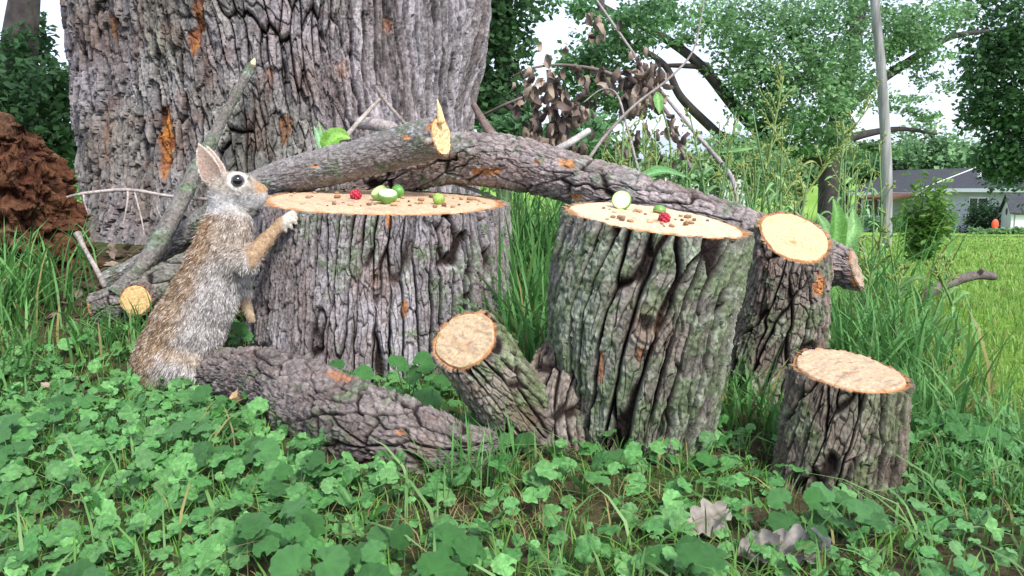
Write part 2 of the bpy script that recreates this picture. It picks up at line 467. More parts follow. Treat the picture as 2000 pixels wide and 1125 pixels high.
def patch_orange(barkf, spots, col=(0.47, 0.17, 0.045)):
    """Places where the outer bark has broken off and the orange inner bark shows."""
    def f(TH, S, P, Rm, L):
        h, c = barkf(TH, S, P, Rm, L)
        for (p, rx, rz) in spots:
            d = P - np.asarray(p)
            q = np.sqrt((d[..., 0] / rx) ** 2 + (d[..., 1] / (rx * 2.5)) ** 2 + (d[..., 2] / rz) ** 2) + 0.55 * fbm(P[..., 0] * 55, P[..., 1] * 55, P[..., 2] * 35, 77, 3)
            m = 1 - sstep(0.75, 1.0, q)
            c = mixc(c, np.asarray(col) * (0.65 + 0.5 * (0.5 + 0.5 * vnoise(P[..., 0] * 60, P[..., 1] * 60, P[..., 2] * 110, 78)))[..., None], m)
            h = h - 0.35 * rx * 0.25 * m
        return h, c
    return f

def lobes(a2=0.03, a3=0.03, a5=0.02, ph=0.0, flare=0.0):
    def f(TH, t):
        return 1 + a2 * np.cos(2 * TH + ph) + a3 * np.cos(3 * TH + 2 * ph + 1) + a5 * np.cos(5 * TH + 3 * ph) + flare * (1 - t) ** 3 * (1 + 0.8 * np.cos(4 * TH + ph))
    return f

# ---- the wide stump under the rabbit's paws
Lt = at(750, 392, 1.70); Lb = at(742, 700, 1.68); Lb[2] = -0.04
L_n = np.array([0.03, -0.085, 1.0])
kn = at(735, 545, 1.43)
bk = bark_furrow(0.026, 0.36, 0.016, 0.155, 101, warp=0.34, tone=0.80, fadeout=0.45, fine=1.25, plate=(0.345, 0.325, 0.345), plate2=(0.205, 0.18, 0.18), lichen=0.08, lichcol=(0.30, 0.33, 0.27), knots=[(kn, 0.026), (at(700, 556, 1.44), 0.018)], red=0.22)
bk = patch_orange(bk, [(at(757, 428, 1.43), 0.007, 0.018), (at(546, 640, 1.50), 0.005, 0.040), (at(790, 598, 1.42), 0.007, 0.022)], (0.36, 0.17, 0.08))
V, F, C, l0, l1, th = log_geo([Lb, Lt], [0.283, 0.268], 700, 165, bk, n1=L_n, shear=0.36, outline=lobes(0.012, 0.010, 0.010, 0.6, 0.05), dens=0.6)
stump_wide = empty('tree_stump', (Lb[0], Lb[1], 0), 'widest sawn stump with grey furrowed bark, the one the rabbit leans its paw on', 'stump')
mobj('bark', V, F, M['bark'], stump_wide, C, False)
V, F, C = cut_face(l1, L_n, (0.58, 0.43, 0.29), seed=3, nr=46, stain=0.55, rings=0.6, heart=(0.62, 0.55))
mobj('cut_face', V, F, M['wood'], stump_wide, C)
WIDE = (Lt, L_n / np.linalg.norm(L_n))

# ---- the lichen-covered stump with the side stub
Rt = at(1277, 427, 1.135); Rm_ = at(1243, 640, 1.115); Rb = at(1236, 905, 1.10); Rb = Rb + (Rb - Rm_) * 0.14
R_n = np.array([0.115, -0.125, 1.0])
knr = at(1262, 640, 0.985)
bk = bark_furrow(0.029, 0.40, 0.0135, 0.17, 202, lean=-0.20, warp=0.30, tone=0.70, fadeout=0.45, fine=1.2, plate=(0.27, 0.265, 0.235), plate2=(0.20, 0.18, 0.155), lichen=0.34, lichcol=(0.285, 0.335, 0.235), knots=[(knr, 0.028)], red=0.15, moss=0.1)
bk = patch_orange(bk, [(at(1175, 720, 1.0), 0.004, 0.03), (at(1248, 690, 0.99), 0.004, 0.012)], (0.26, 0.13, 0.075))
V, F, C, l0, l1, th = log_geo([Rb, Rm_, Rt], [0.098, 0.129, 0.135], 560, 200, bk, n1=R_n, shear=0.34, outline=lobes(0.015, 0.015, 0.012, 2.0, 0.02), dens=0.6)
stump_lichen = empty('tree_stump', (Rb[0], Rb[1], 0), 'tall lichen-covered sawn stump with a bark knot and a stub forking from its base', 'stump')
mobj('bark', V, F, M['bark'], stump_lichen, C, False)
V, F, C = cut_face(l1, R_n, (0.62, 0.48, 0.335), seed=5, nr=40, stain=0.18, rings=0.4)
mobj('cut_face', V, F, M['wood'], stump_lichen, C)
LICH = (Rt, R_n / np.linalg.norm(R_n))
S0 = at(1120, 935, 1.10); S1 = at(1010, 800, 1.045); S2 = at(908, 663, 1.03)
s_n = np.array([-0.42, -0.62, 0.72])
bk = bark_furrow(0.018, 0.10, 0.006, 0.22, 212, lean=0.1, plate=(0.27, 0.23, 0.205), plate2=(0.17, 0.145, 0.125), lichen=0.20, lichcol=(0.23, 0.28, 0.17), red=0.35, moss=0.25)
V, F, C, l0, l1, th = log_geo([S0, S1, S2], [0.064, 0.050, 0.046], 300, 130, bk, n1=s_n, outline=lobes(0.02, 0.02, 0.02, 0.4), dens=0.5)
stub = mobj('branch_stub', V, F, M['bark'], stump_lichen, C)
V, F, C = cut_face(l1, s_n, (0.49, 0.365, 0.23), seed=8, nr=26, stain=0.8, rings=0.3, saw=0.001)
co = mobj('stub_cut_face', V, F, M['wood'], stump_lichen, C); co.parent = stub
# ragged bark collar between stub and stump
CB = [at(1095, 930, 1.07), at(1075, 800, 1.065), at(1130, 640, 1.16)]
bk = bark_furrow(0.016, 0.05, 0.010, 0.3, 214, plate=(0.25, 0.22, 0.19), plate2=(0.16, 0.13, 0.11), lichen=0.25, red=0.4)
V, F, C, l0, l1, th = log_geo(CB, [0.058, 0.056, 0.03], 220, 110, bk, outline=lobes(0.1, 0.12, 0.08, 1.1), dens=0.4)
co = mobj('bark_collar', V, F, M['bark'], stump_lichen, C)

# ---- the slanted post behind it
Pt = at(1551, 462, 1.33); Pm = at(1528, 640, 1.33); Pb = at(1488, 830, 1.30); Pb[2] = -0.04
P_n = np.array([0.06, -0.70, 1.0])
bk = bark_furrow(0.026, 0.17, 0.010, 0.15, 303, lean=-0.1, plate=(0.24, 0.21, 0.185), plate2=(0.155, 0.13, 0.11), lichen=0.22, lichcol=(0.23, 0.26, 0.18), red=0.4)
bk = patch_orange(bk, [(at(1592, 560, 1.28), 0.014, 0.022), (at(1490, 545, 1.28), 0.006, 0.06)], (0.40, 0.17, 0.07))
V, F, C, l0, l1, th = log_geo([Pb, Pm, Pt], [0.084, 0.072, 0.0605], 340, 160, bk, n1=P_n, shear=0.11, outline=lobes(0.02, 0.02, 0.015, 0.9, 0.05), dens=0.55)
stump_post = empty('tree_stump', (Pb[0], Pb[1], 0), 'narrow leaning log post with a slanted round cut face, beside the lichen-covered stump', 'stump')
mobj('bark', V, F, M['bark'], stump_post, C, False)
V, F, C = cut_face(l1, P_n, (0.62, 0.445, 0.26), seed=11, nr=32, stain=0.10, rings=0.9, heart=(0.5, 0.55))
mobj('cut_face', V, F, M['wood'], stump_post, C)

# ---- the short stump in front
Ft = at(1656, 722, 0.965); Fb = at(1622, 985, 0.93); Fb = Fb + (Fb - Ft) * 0.2
F_n = np.array([0.06, -0.165, 1.0])
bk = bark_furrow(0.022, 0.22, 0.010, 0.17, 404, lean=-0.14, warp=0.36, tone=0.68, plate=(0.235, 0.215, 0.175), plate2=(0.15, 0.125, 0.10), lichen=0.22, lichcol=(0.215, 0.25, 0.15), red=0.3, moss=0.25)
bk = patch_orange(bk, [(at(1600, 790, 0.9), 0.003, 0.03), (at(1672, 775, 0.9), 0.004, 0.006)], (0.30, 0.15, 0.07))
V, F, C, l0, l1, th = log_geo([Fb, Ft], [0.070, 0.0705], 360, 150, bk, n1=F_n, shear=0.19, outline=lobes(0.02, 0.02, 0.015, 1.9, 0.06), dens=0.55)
stump_short = empty('tree_stump', (Fb[0], Fb[1], 0), 'shortest sawn stump with mossy dark bark, standing alone at the edge of the lawn', 'stump')
mobj('bark', V, F, M['bark'], stump_short, C, False)
V, F, C = cut_face(l1, F_n, (0.47, 0.355, 0.235), seed=14, nr=32, stain=0.95, rings=0.3, saw=0.001)
mobj('cut_face', V, F, M['wood'], stump_short, C)

# ---- fallen log lying in the ivy in front of the wide stump
ax = [at(395, 735, 1.42), at(520, 752, 1.26), at(640, 815, 1.10), at(765, 866, 1.00), at(885, 888, 0.97), at(965, 868, 1.0)]
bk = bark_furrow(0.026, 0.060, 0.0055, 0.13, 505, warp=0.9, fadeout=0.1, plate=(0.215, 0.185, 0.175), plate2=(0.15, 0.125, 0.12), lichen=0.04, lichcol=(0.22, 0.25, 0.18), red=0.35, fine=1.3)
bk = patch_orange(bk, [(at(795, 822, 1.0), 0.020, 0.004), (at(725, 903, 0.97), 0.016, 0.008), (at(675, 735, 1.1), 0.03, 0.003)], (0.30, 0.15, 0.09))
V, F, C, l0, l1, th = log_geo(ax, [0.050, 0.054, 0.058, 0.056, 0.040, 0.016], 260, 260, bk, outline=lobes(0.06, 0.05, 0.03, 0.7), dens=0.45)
o = mobj('fallen_log', V, F, M['bark'], None, C, origin=at(700, 900, 1.02))
tag(o, 'thick barky log lying half buried in ground ivy, tapering to a ragged end', 'log')

# ---- arched log behind the stumps
ax = [at(700, 372, 1.98), at(800, 330, 1.93), at(920, 312, 1.88), at(1040, 330, 1.80), at(1170, 366, 1.70), at(1310, 412, 1.60), at(1450, 455, 1.52), at(1570, 500, 1.45), at(1672, 528, 1.40)]
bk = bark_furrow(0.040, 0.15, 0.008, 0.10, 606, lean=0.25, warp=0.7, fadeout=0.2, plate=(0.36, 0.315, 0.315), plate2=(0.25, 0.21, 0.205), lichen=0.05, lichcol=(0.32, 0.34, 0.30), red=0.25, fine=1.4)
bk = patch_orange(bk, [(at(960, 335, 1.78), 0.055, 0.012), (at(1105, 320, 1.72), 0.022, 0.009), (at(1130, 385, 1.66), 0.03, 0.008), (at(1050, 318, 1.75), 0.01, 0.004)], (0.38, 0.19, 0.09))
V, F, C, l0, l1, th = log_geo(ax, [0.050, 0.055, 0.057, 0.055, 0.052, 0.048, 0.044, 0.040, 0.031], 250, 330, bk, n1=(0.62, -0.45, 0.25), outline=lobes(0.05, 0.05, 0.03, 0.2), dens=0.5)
arch = empty('arched_log', at(1570, 500, 1.45), 'long arched grey log bowing behind the stumps with split orange bark', 'log')
mobj('bark', V, F, M['bark'], arch, C)
V, F, C = cut_face(l1, (0.62, -0.45, 0.25), (0.36, 0.28, 0.21), seed=21, nr=22, stain=1.0, rings=0.2, flat=True)
mobj('broken_face', V, F, M['wood'], arch, C)

# ---- leaning branch with the sawn, splintered end
ax = [at(200, 552, 1.86), at(300, 503, 1.90), at(400, 432, 1.90), at(520, 360, 1.86), at(690, 313, 1.80), at(862, 265, 1.74)]
bk = bark_furrow(0.020, 0.045, 0.0012, 0.10, 707, crev=(0.12, 0.10, 0.095), fadeout=0.0, warp=0.8, plate=(0.27, 0.255, 0.255), plate2=(0.19, 0.175, 0.17), lichen=0.10, lichcol=(0.30, 0.33, 0.30), red=0.12, fine=0.9)
bk = patch_orange(bk, [(at(612, 325, 1.77), 0.016, 0.006), (at(795, 268, 1.70), 0.018, 0.006), (at(838, 245, 1.70), 0.006, 0.012)], (0.40, 0.18, 0.08))
b_n = np.array([0.95, -0.42, 0.12])
V, F, C, l0, l1, th = log_geo(ax, [0.022, 0.026, 0.031, 0.036, 0.042, 0.045], 180, 240, bk, n1=b_n, outline=lobes(0.03, 0.03, 0.02, 0.5), dens=0.45)
lean = empty('leaning_branch', at(200, 552, 1.86), 'long smooth grey branch propped over the arched log, its sawn end splintered', 'branch')
mobj('bark', V, F, M['bark'], lean, C)
V, F, C = cut_face(l1, b_n, (0.74, 0.53, 0.28), seed=25, nr=26, stain=0.22, rings=0.2, flat=True)
mobj('cut_face', V, F, M['wood'], lean, C)
def tube(pts, rad, ns=7, n=None, col=(0.3, 0.25, 0.2), cap=True, colvar=0.15, seed=0):
    n = n or max(3, len(pts) * 4)
    A = catmull(pts, n); r = catmull(np.array(rad, float)[:, None], n)[:, 0]
    T, X, Y = frames(A)
    th = np.linspace(0, 2 * math.pi, ns, endpoint=False)
    V = A[:, None] + (np.cos(th)[None, :, None] * X[:, None] + np.sin(th)[None, :, None] * Y[:, None]) * r[:, None, None]
    V = V.reshape(-1, 3); idx = np.arange(n * ns).reshape(n, ns)
    F = np.concatenate([np.stack([idx[k], np.roll(idx[k], -1), np.roll(idx[k + 1], -1), idx[k + 1]], -1) for k in range(n - 1)])
    if cap:
        V = np.vstack([V, A[-1] + T[-1] * r[-1] * 0.4, A[0] - T[0] * r[0] * 0.4])
        k = n * ns
        F2 = np.concatenate([np.stack([idx[-1], np.roll(idx[-1], -1), np.full(ns, k), np.full(ns, k)], -1), np.stack([np.roll(idx[0], -1), idx[0], np.full(ns, k + 1), np.full(ns, k + 1)], -1)])
        F = [F, F2[:, :3]]
    Cc = np.broadcast_to(np.asarray(col, float), (len(V), 3)) * (1 + colvar * vnoise(V[:, 0] * 60, V[:, 1] * 60, V[:, 2] * 60, seed + 50))[:, None]
    return V, F, Cc
def add_tube(mb, *a, **k):
    V, F, C_ = tube(*a, **k)
    base = mb.n
    mb.V.append(V); mb.C.append(C_)
    for f in (F if isinstance(F, list) else [F]): mb.F.append(f + base)
    mb.n += len(V)
mb = MB(); add_tube(mb, [at(862, 240, 1.728), at(858, 214, 1.725), at(854, 194, 1.722)], [0.010, 0.006, 0.001], 7, 9, (0.74, 0.53, 0.28))
mb.build('splinter', M['wood'], lean, True)
mb = MB(); add_tube(mb, [at(838, 275, 1.70), at(833, 277, 1.685)], [0.008, 0.0065], 9, 4, (0.30, 0.26, 0.23))
mb.build('branch_scar', M['bark'], lean, True)

# ---- lower log behind the rabbit with a sawn stub facing out
ax = [at(185, 607, 1.68), at(275, 585, 1.70), at(380, 535, 1.74), at(470, 500, 1.80)]
bk = bark_furrow(0.030, 0.06, 0.0045, 0.14, 808, plate=(0.25, 0.23, 0.23), plate2=(0.17, 0.15, 0.14), lichen=0.12, lichcol=(0.24, 0.28, 0.22), red=0.2, moss=0.3)
V, F, C, l0, l1, th = log_geo(ax, [0.040, 0.054, 0.056, 0.05], 170, 140, bk, outline=lobes(0.05, 0.05, 0.03, 1.2), dens=0.4)
lowlog = empty('fallen_log', at(275, 640, 1.68), 'mossy log behind the rabbit with a round sawn stub on its side', 'log')
mobj('bark', V, F, M['bark'], lowlog, C)
g_n = np.array([-0.10, -1.0, 0.06])
V, F, C, l0, l1, th = log_geo([at(285, 580, 1.70), at(265, 587, 1.605)], [0.040, 0.0345], 160, 40, bark_furrow(0.02, 0.05, 0.003, 0.15, 811, plate=(0.24, 0.2, 0.18), plate2=(0.15, 0.12, 0.1), red=0.4), n1=g_n)
stb = mobj('branch_stub', V, F, M['bark'], lowlog, C)
V, F, C = cut_face(l1, g_n, (0.66, 0.46, 0.22), seed=31, nr=26, stain=0.05, rings=1.2)
co = mobj('stub_cut_face', V, F, M['wood'], lowlog, C); co.parent = stb

# ---- slanting thin branch leaning on the trunk
ax = [at(225, 575, 1.66), at(300, 490, 1.72), at(372, 355, 1.90), at(432, 238, 2.07), at(492, 128, 2.19)]
bk = bark_furrow(0.015, 0.03, 0.0008, 0.10, 909, crev=(0.11, 0.095, 0.09), fadeout=0.0, fine=0.5, plate=(0.225, 0.22, 0.205), plate2=(0.15, 0.14, 0.13), lichen=0.14, lichcol=(0.23, 0.28, 0.21), red=0.1)
V, F, C, l0, l1, th = log_geo(ax, [0.0165, 0.016, 0.014, 0.010, 0.0065], 100, 260, bk, outline=lobes(0.05, 0.04, 0.03, 0.2), dens=0.3)
sl = empty('slanting_branch', ax[0], 'thin grey branch leaning against the big trunk, its snapped tip pale', 'branch')
mobj('bark', V, F, M['bark'], sl, C)
mb = MB(); add_tube(mb, [at(489, 134, 2.185), at(494, 124, 2.188), at(497, 115, 2.19)], [0.0082, 0.0085, 0.003], 8, 7, (0.72, 0.58, 0.30))
mb.build('snapped_tip', M['wood'], sl, True)

# ------------------------------------------------------------------ the big old tree
TR = 0.708
def tree_bark(TH, S, P, Rm, L):
    per = 132                                   # plates about 5 cm wide
    x, y, z = P[..., 0], P[..., 1], P[..., 2]
    w = 0.9 * vnoise(x * 6, y * 6, z * 4, 1) + 0.22 * vnoise(x * 24, y * 24, z * 16, 2) + (0.12 + 0.25 * sstep(-1.2, -0.9, x)) * z / 0.05 * 0.35
    u = TH / (2 * math.pi) * per + w
    # stringy, long-furrowed side
    strg = sstep(-0.60, -0.32, x + 0.10 * vnoise(x * 4, y * 4, z * 4, 9) + 0.05 * (z - 0.4))
    e1, c1, du1, dv1 = voro(u + 0.05 * z * 0, z / 0.27 + 0.45 * vnoise(x * 15, y * 15, z * 9, 3), per, 4)
    e2, c2, du2, dv2 = voro(u * 2 + 0.3 * vnoise(x * 50, y * 50, z * 40, 5), z / 0.075 + 2 * c1, per * 2, 6)
    us = TH / (2 * math.pi) * 120 + 1.3 * vnoise(x * 4, y * 4, z * 2.4, 7) + 0.35 * vnoise(x * 16, y * 16, z * 7, 8)
    e3, c3, du3, dv3 = voro(us, z / 0.55, 120, 10)
    e4, c4, du4, dv4 = voro(us * 3, z / 0.28, 360, 11)
    f1 = 0.25 + 0.75 * sstep(-0.25, 0.3, vnoise(x * 9, y * 9, z * 6, 21)); p1 = 1 - f1 * (1 - sstep(0.0, 0.13, e1) ** 0.7); p2 = sstep(0.0, 0.10, e2); p3 = 1 - (0.55 + 0.45 * sstep(-0.3, 0.3, vnoise(x * 8, y * 8, z * 4, 22))) * (1 - sstep(0.0, 0.16, e3) ** 0.8); p4 = sstep(0.0, 0.18, e4)
    n = fbm(x * 90, y * 90, z * 50, 12, 3)
    nn = fbm(x * 230, y * 230, z * 150, 24, 2)
    ha = 0.017 * (p1 - 1) + 0.009 * (c1 - 0.5) - 0.012 * dv1 + 0.003 * (p2 - 1) + 0.0060 * (c2 - 0.5) - 0.0075 * dv2 + 0.0020 * n + 0.0016 * nn
    hb = 0.034 * (p3 ** 0.8 - 1) + 0.012 * (c3 - 0.5) * p3 + 0.006 * (p4 - 1) + 0.006 * (c4 - 0.5) - 0.004 * dv4 + 0.0025 * n + 0.0015 * nn
    h = ha * (1 - strg) + hb * strg
    h = h + 0.030 * fbm(x * 2.2, y * 2.2, z * 1.8, 13, 3)
    h = h + 0.05 * np.exp(-((x + 0.14) / 0.12) ** 2 - ((z - 1.0) / 0.25) ** 2) - 0.045 * np.exp(-((x + 0.14) / 0.14) ** 2 - ((z - 0.62) / 0.22) ** 2)
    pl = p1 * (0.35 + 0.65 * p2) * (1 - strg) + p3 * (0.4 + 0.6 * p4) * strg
    v8 = vnoise(x * 6, y * 6, z * 4, 14)
    grey, brown, green = (0.285, 0.27, 0.285), (0.165, 0.13, 0.118), (0.215, 0.245, 0.190)
    c = mixc(grey, brown, np.clip(0.45 + 0.8 * vnoise(x * 9, y * 9, z * 6, 15) + 0.5 * (c2 - 0.5), 0, 1))
    gm = 0.25 + np.exp(-((x + 0.62) / 0.25) ** 2) * 0.55 + 0.35 * np.exp(-((x + 1.1) / 0.2) ** 2) * sstep(0.5, 0.8, z)
    c = mixc(c, green, np.clip(gm * (0.6 + 0.9 * v8), 0, 1))
    cs = mixc((0.37, 0.355, 0.38), (0.22, 0.195, 0.195), np.clip(0.5 + 0.8 * vnoise(us * 1.5, z * 4, 0, 16), 0, 1))
    c = c * (1 - strg[..., None]) + cs * strg[..., None]
    c = c * (1 + 0.75 * (c2 - 0.5) + 0.45 * (c1 - 0.5) + 0.28 * n + 0.15 * nn)[..., None]
    c = mixc(c, (0.17, 0.105, 0.085), 0.42 * sstep(0.25, 0.7, vnoise(x * 26, y * 26, z * 16, 25)) * (1 - strg))
    c = mixc((0.022, 0.015, 0.014), c, sstep(0.05, 0.6, pl))  # trunk cracks: dark inner bark plus painted shade, near black
    for (p, rx, rz, a) in ((at(308, 262, 2.28), 0.030, 0.075, 1.0), (at(290, 318, 2.25), 0.018, 0.05, 0.8), (at(405, 20, 2.3), 0.018, 0.05, 0.8), (at(385, 92, 2.3), 0.012, 0.03, 0.9), (at(555, 250, 2.25), 0.018, 0.04, 0.45),
                           (at(520, 170, 2.25), 0.02, 0.05, 0.4), (at(200, 250, 2.4), 0.02, 0.1, 0.25), (at(755, 25, 2.3), 0.012, 0.02, 0.5), (at(660, 130, 2.25), 0.02, 0.03, 0.3), (at(225, 60, 2.4), 0.01, 0.06, 0.5)):
        q = np.sqrt(((x - p[0]) / rx) ** 2 + ((z - p[2]) / rz) ** 2) + 0.7 * fbm(x * 30, y * 30, z * 20, 18, 3)
        m = (1 - sstep(0.7, 1.05, q)) * a * (y < TREE[1])
        c = mixc(c, mixc((0.46, 0.20, 0.05), (0.27, 0.10, 0.045), np.clip(0.5 + vnoise(x * 45, y * 45, z * 30, 19), 0, 1)), m)
        h = h - 0.012 * m
    return h, c * (0.74, 0.72, 0.725)
zr = np.concatenate([np.linspace(-0.10, 0.03, 8), np.linspace(0.035, 1.06, 330), np.linspace(1.08, 2.0, 30), np.linspace(2.15, 5.2, 22)])
rows_t = (zr + 0.10) / 5.3
def tree_outline(TH, t):
    z = t * 5.3 - 0.10
    fl = 0.11 * np.exp(-np.maximum(z - 0.05, 0) / 0.16) * (1 + 0.9 * np.cos(5 * TH + 0.6) + 0.4 * np.cos(8 * TH))
    return 1 + 0.015 * np.cos(2 * TH + 0.4) + 0.012 * np.cos(3 * TH) + 0.010 * np.cos(7 * TH + z * 2) + fl - 0.02 * np.maximum(z - 1.2, 0)
axT = [np.array([TREE[0], TREE[1], -0.10 + 5.3 * k / 6]) for k in range(7)]
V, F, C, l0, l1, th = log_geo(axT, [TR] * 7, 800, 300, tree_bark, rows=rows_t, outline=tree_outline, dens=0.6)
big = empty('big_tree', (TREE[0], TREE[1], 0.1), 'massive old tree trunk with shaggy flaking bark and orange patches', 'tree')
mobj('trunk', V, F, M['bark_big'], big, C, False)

# ------------------------------------------------------------------ leaves for crowns and canopies
def leaf_cards(P, size, seed, cols, up=0.4, droop=0.0, fold=0.25, aspect=0.7):
    """One small folded leaf (two faces) at every point."""
    r = np.random.default_rng(seed); n = len(P)
    N = r.normal(size=(n, 3)); N[:, 2] = np.abs(N[:, 2]) + up; N /= np.linalg.norm(N, axis=1)[:, None]
    D = r.normal(size=(n, 3)); D[:, 2] -= droop; D -= N * (D * N).sum(1)[:, None]; D /= np.linalg.norm(D, axis=1)[:, None]
    B = np.cross(N, D)
    s = size * r.uniform(0.6, 1.35, n)[:, None]
    wd = s * aspect * 0.5
    V = np.stack([P, P + D * s * 0.55 + B * wd + N * wd * fold, P + D * s, P + D * s * 0.55 - B * wd + N * wd * fold], 1).reshape(-1, 3)
    i = np.arange(n) * 4
    F = np.concatenate([np.stack([i, i + 1, i + 2], -1), np.stack([i, i + 2, i + 3], -1)])
    k = r.random(n)[:, None]; cols = np.asarray(cols)
    c = cols[0] * (1 - k) + cols[1] * k
    c = c * r.uniform(0.75, 1.25, (n, 1))
    return V, F, np.repeat(c, 4, 0)
def clumps(blobs, per, seed, sub=0.28, hollow=0.3):
    """Leaf points: every blob (centre, radius xyz) is a crowd of small clumps with gaps between them."""
    r = np.random.default_rng(seed); out = []
    for (c, rad, n) in blobs:
        rad = np.asarray(rad) if np.ndim(rad) else np.array([rad] * 3)
        nc = max(3, int(n / per))
        d = r.normal(size=(nc, 3)); d /= np.linalg.norm(d, axis=1)[:, None]
        cc = np.asarray(c) + d * (r.uniform(hollow, 1.0, (nc, 1)) ** 0.6) * rad
        pts = cc[r.integers(0, nc, n)] + r.normal(size=(n, 3)) * rad * sub * np.array([1, 1, 0.7])
        out.append(pts)
    return np.concatenate(out)
clump_tone = lambda P, cell, seed: 1.0 + 0.42 * vnoise(P[:, 0] / cell, P[:, 1] / cell, P[:, 2] / cell, seed)   # leaf groups of paler and deeper green

# crown of the big tree, high above the picture
blobs = [((TREE[0] + 2.6 * math.cos(a), TREE[1] + 0.6 + 2.6 * math.sin(a), 6.6 + 0.5 * math.sin(3 * a)), (1.5, 1.5, 1.0), 700) for a in np.linspace(0, 2 * math.pi, 9)[:-1]]
P = clumps(blobs, 30, 5)
V, F, C = leaf_cards(P, 0.16, 6, [(0.05, 0.11, 0.03), (0.09, 0.17, 0.05)])
mobj('crown', V, F, M['foliage'], big, C, False)
mb = MB()
for a in np.linspace(0, 2 * math.pi, 6)[:-1]:
    add_tube(mb, [(TREE[0] + 0.25 * math.cos(a), TREE[1] + 0.25 * math.sin(a), 4.6), (TREE[0] + 1.1 * math.cos(a), TREE[1] + 1.1 * math.sin(a), 5.8), (TREE[0] + 2.4 * math.cos(a), TREE[1] + 0.5 + 2.4 * math.sin(a), 6.6)], [0.28, 0.2, 0.08], 10, 12, (0.22, 0.19, 0.17))
mb.build('limb', M['bark_far'], big, True)

# ------------------------------------------------------------------ rotten stump at the left
def rot_stump():
    c = at(48, 470, 2.05)[:2]; nseg, nr = 300, 170
    th = np.linspace(-math.pi, math.pi, nseg, endpoint=False); t = np.linspace(0, 1, nr)
    TH, T_ = np.meshgrid(th, t)
    ztop = 0.515
    rad = 0.175 * (1 - 0.30 * T_ - 0.5 * T_ ** 6) * (1 + 0.10 * np.cos(2 * TH + 1) + 0.08 * np.cos(3 * TH))
    x = c[0] + rad * np.cos(TH); y = c[1] + rad * np.sin(TH)
    z = -0.03 + (ztop + 0.03 - 0.14 * sstep(0.0, 0.14, x - c[0] - 0.02)) * (T_ ** 0.9)
    z = z + 0.05 * T_ * vnoise(x * 16, y * 16, 0, 61)
    px, py, pz = x * 1.0, y * 1.0, z
    e, cid, du, dv = voro(TH / (2 * math.pi) * 46 + 0.8 * vnoise(px * 12, py * 12, pz * 12, 62), pz / 0.035 + 0.8 * vnoise(px * 14, py * 14, pz * 10, 63), 46, 64)
    e2, cid2, a_, b_ = voro(TH / (2 * math.pi) * 90, pz / 0.018 + 2 * cid, 90, 65)
    n = fbm(px * 22, py * 22, pz * 26, 66, 5)
    n9 = fbm(px * 70, py * 70, pz * 60, 69, 3)
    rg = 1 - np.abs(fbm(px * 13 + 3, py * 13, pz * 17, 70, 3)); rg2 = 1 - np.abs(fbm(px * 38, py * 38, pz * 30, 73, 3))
    h = 0.055 * (rg - 0.6) + 0.022 * (rg2 - 0.6) + 0.010 * (cid2 - 0.5) + 0.012 * n9 + 0.010 * (cid - 0.5)
    V = np.stack([x + h * np.cos(TH), y + h * np.sin(TH), z + 0.02 * n], -1)
    col = mixc((0.125, 0.050, 0.028), (0.22, 0.105, 0.058), np.clip(0.35 + 0.5 * n + 0.6 * n9 + 0.7 * (cid2 - 0.5), 0, 1))
    col = mixc(col, (0.30, 0.19, 0.12), sstep(0.55, 0.9, vnoise(px * 20, py * 20, pz * 20, 67)) * 0.6)
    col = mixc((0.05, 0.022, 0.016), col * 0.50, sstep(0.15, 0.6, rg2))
    top = V[-1].mean(0); top[2] -= 0.03
    Vv = np.vstack([V.reshape(-1, 3), top[None]]); Cc = np.vstack([col.reshape(-1, 3), [[0.12, 0.05, 0.03]]])
    idx = np.arange(nr * nseg).reshape(nr, nseg)
    F = [np.concatenate([np.stack([idx[k], np.roll(idx[k], -1), np.roll(idx[k + 1], -1), idx[k + 1]], -1) for k in range(nr - 1)]),
         np.stack([idx[-1], np.roll(idx[-1], -1), np.full(nseg, nr * nseg)], -1)]
    o = mobj('rotten_stump', Vv, F, M['rot'], None, Cc, False, (c[0], c[1], 0))
    tag(o, 'crumbling red-brown rotten stump beside the big trunk', 'stump')
    return c
ROT = rot_stump()

# ------------------------------------------------------------------ the rabbit
RD = 1.40
def rp(px, py, dy=0.0): return at(px, py, RD + dy)
kpx = PX(RD)
prims = []                          # (A, B, ra, rb, depth scale)
def cone(a, b, ra, rb, ds=1.0, k=0.012): prims.append((np.array(a), np.array(b), ra * kpx, rb * kpx, ds, k))
# trunk
sec = [(318, 738, 62, .98), (337, 700, 68, 1.0), (368, 640, 68, .98), (401, 580, 62, .92), (424, 522, 57, .88), (438, 472, 50, .85), (446, 438, 42, .82), (444, 408, 36, .85)]
for (a, b) in zip(sec[:-1], sec[1:]): cone(rp(a[0], a[1]), rp(b[0], b[1]), a[2], b[2], (a[3] + b[3]) / 2)
# head
cone(rp(440, 372), rp(462, 372), 35, 34, 0.80); cone(rp(458, 376), rp(498, 382), 33, 23, 0.78); cone(rp(488, 368), rp(509, 372), 20, 12.5, 0.9, 0.008); cone(rp(455, 388), rp(495, 396), 25, 15, 0.85, 0.008); cone(rp(450, 358), rp(478, 357), 20, 18, 1.0, 0.008)
# haunches, knees and long hind feet
for s in (-1, 1):
    cone(rp(318, 712, s * 0.030), rp(350, 722, s * 0.044), 50, 42, 0.75); cone(rp(350, 718, s * 0.046), rp(374, 736, s * 0.05), 34, 21, 0.8)
    cone(rp(372, 742, s * 0.05), rp(325, 768, s * 0.05), 15, 13, 0.9, 0.008); cone(rp(318, 771, s * 0.05), rp(398, 776, s * 0.056), 11, 9, 1.1, 0.008)
cone(rp(262, 752), rp(252, 762), 17, 13, 1.0, 0.01)          # tail
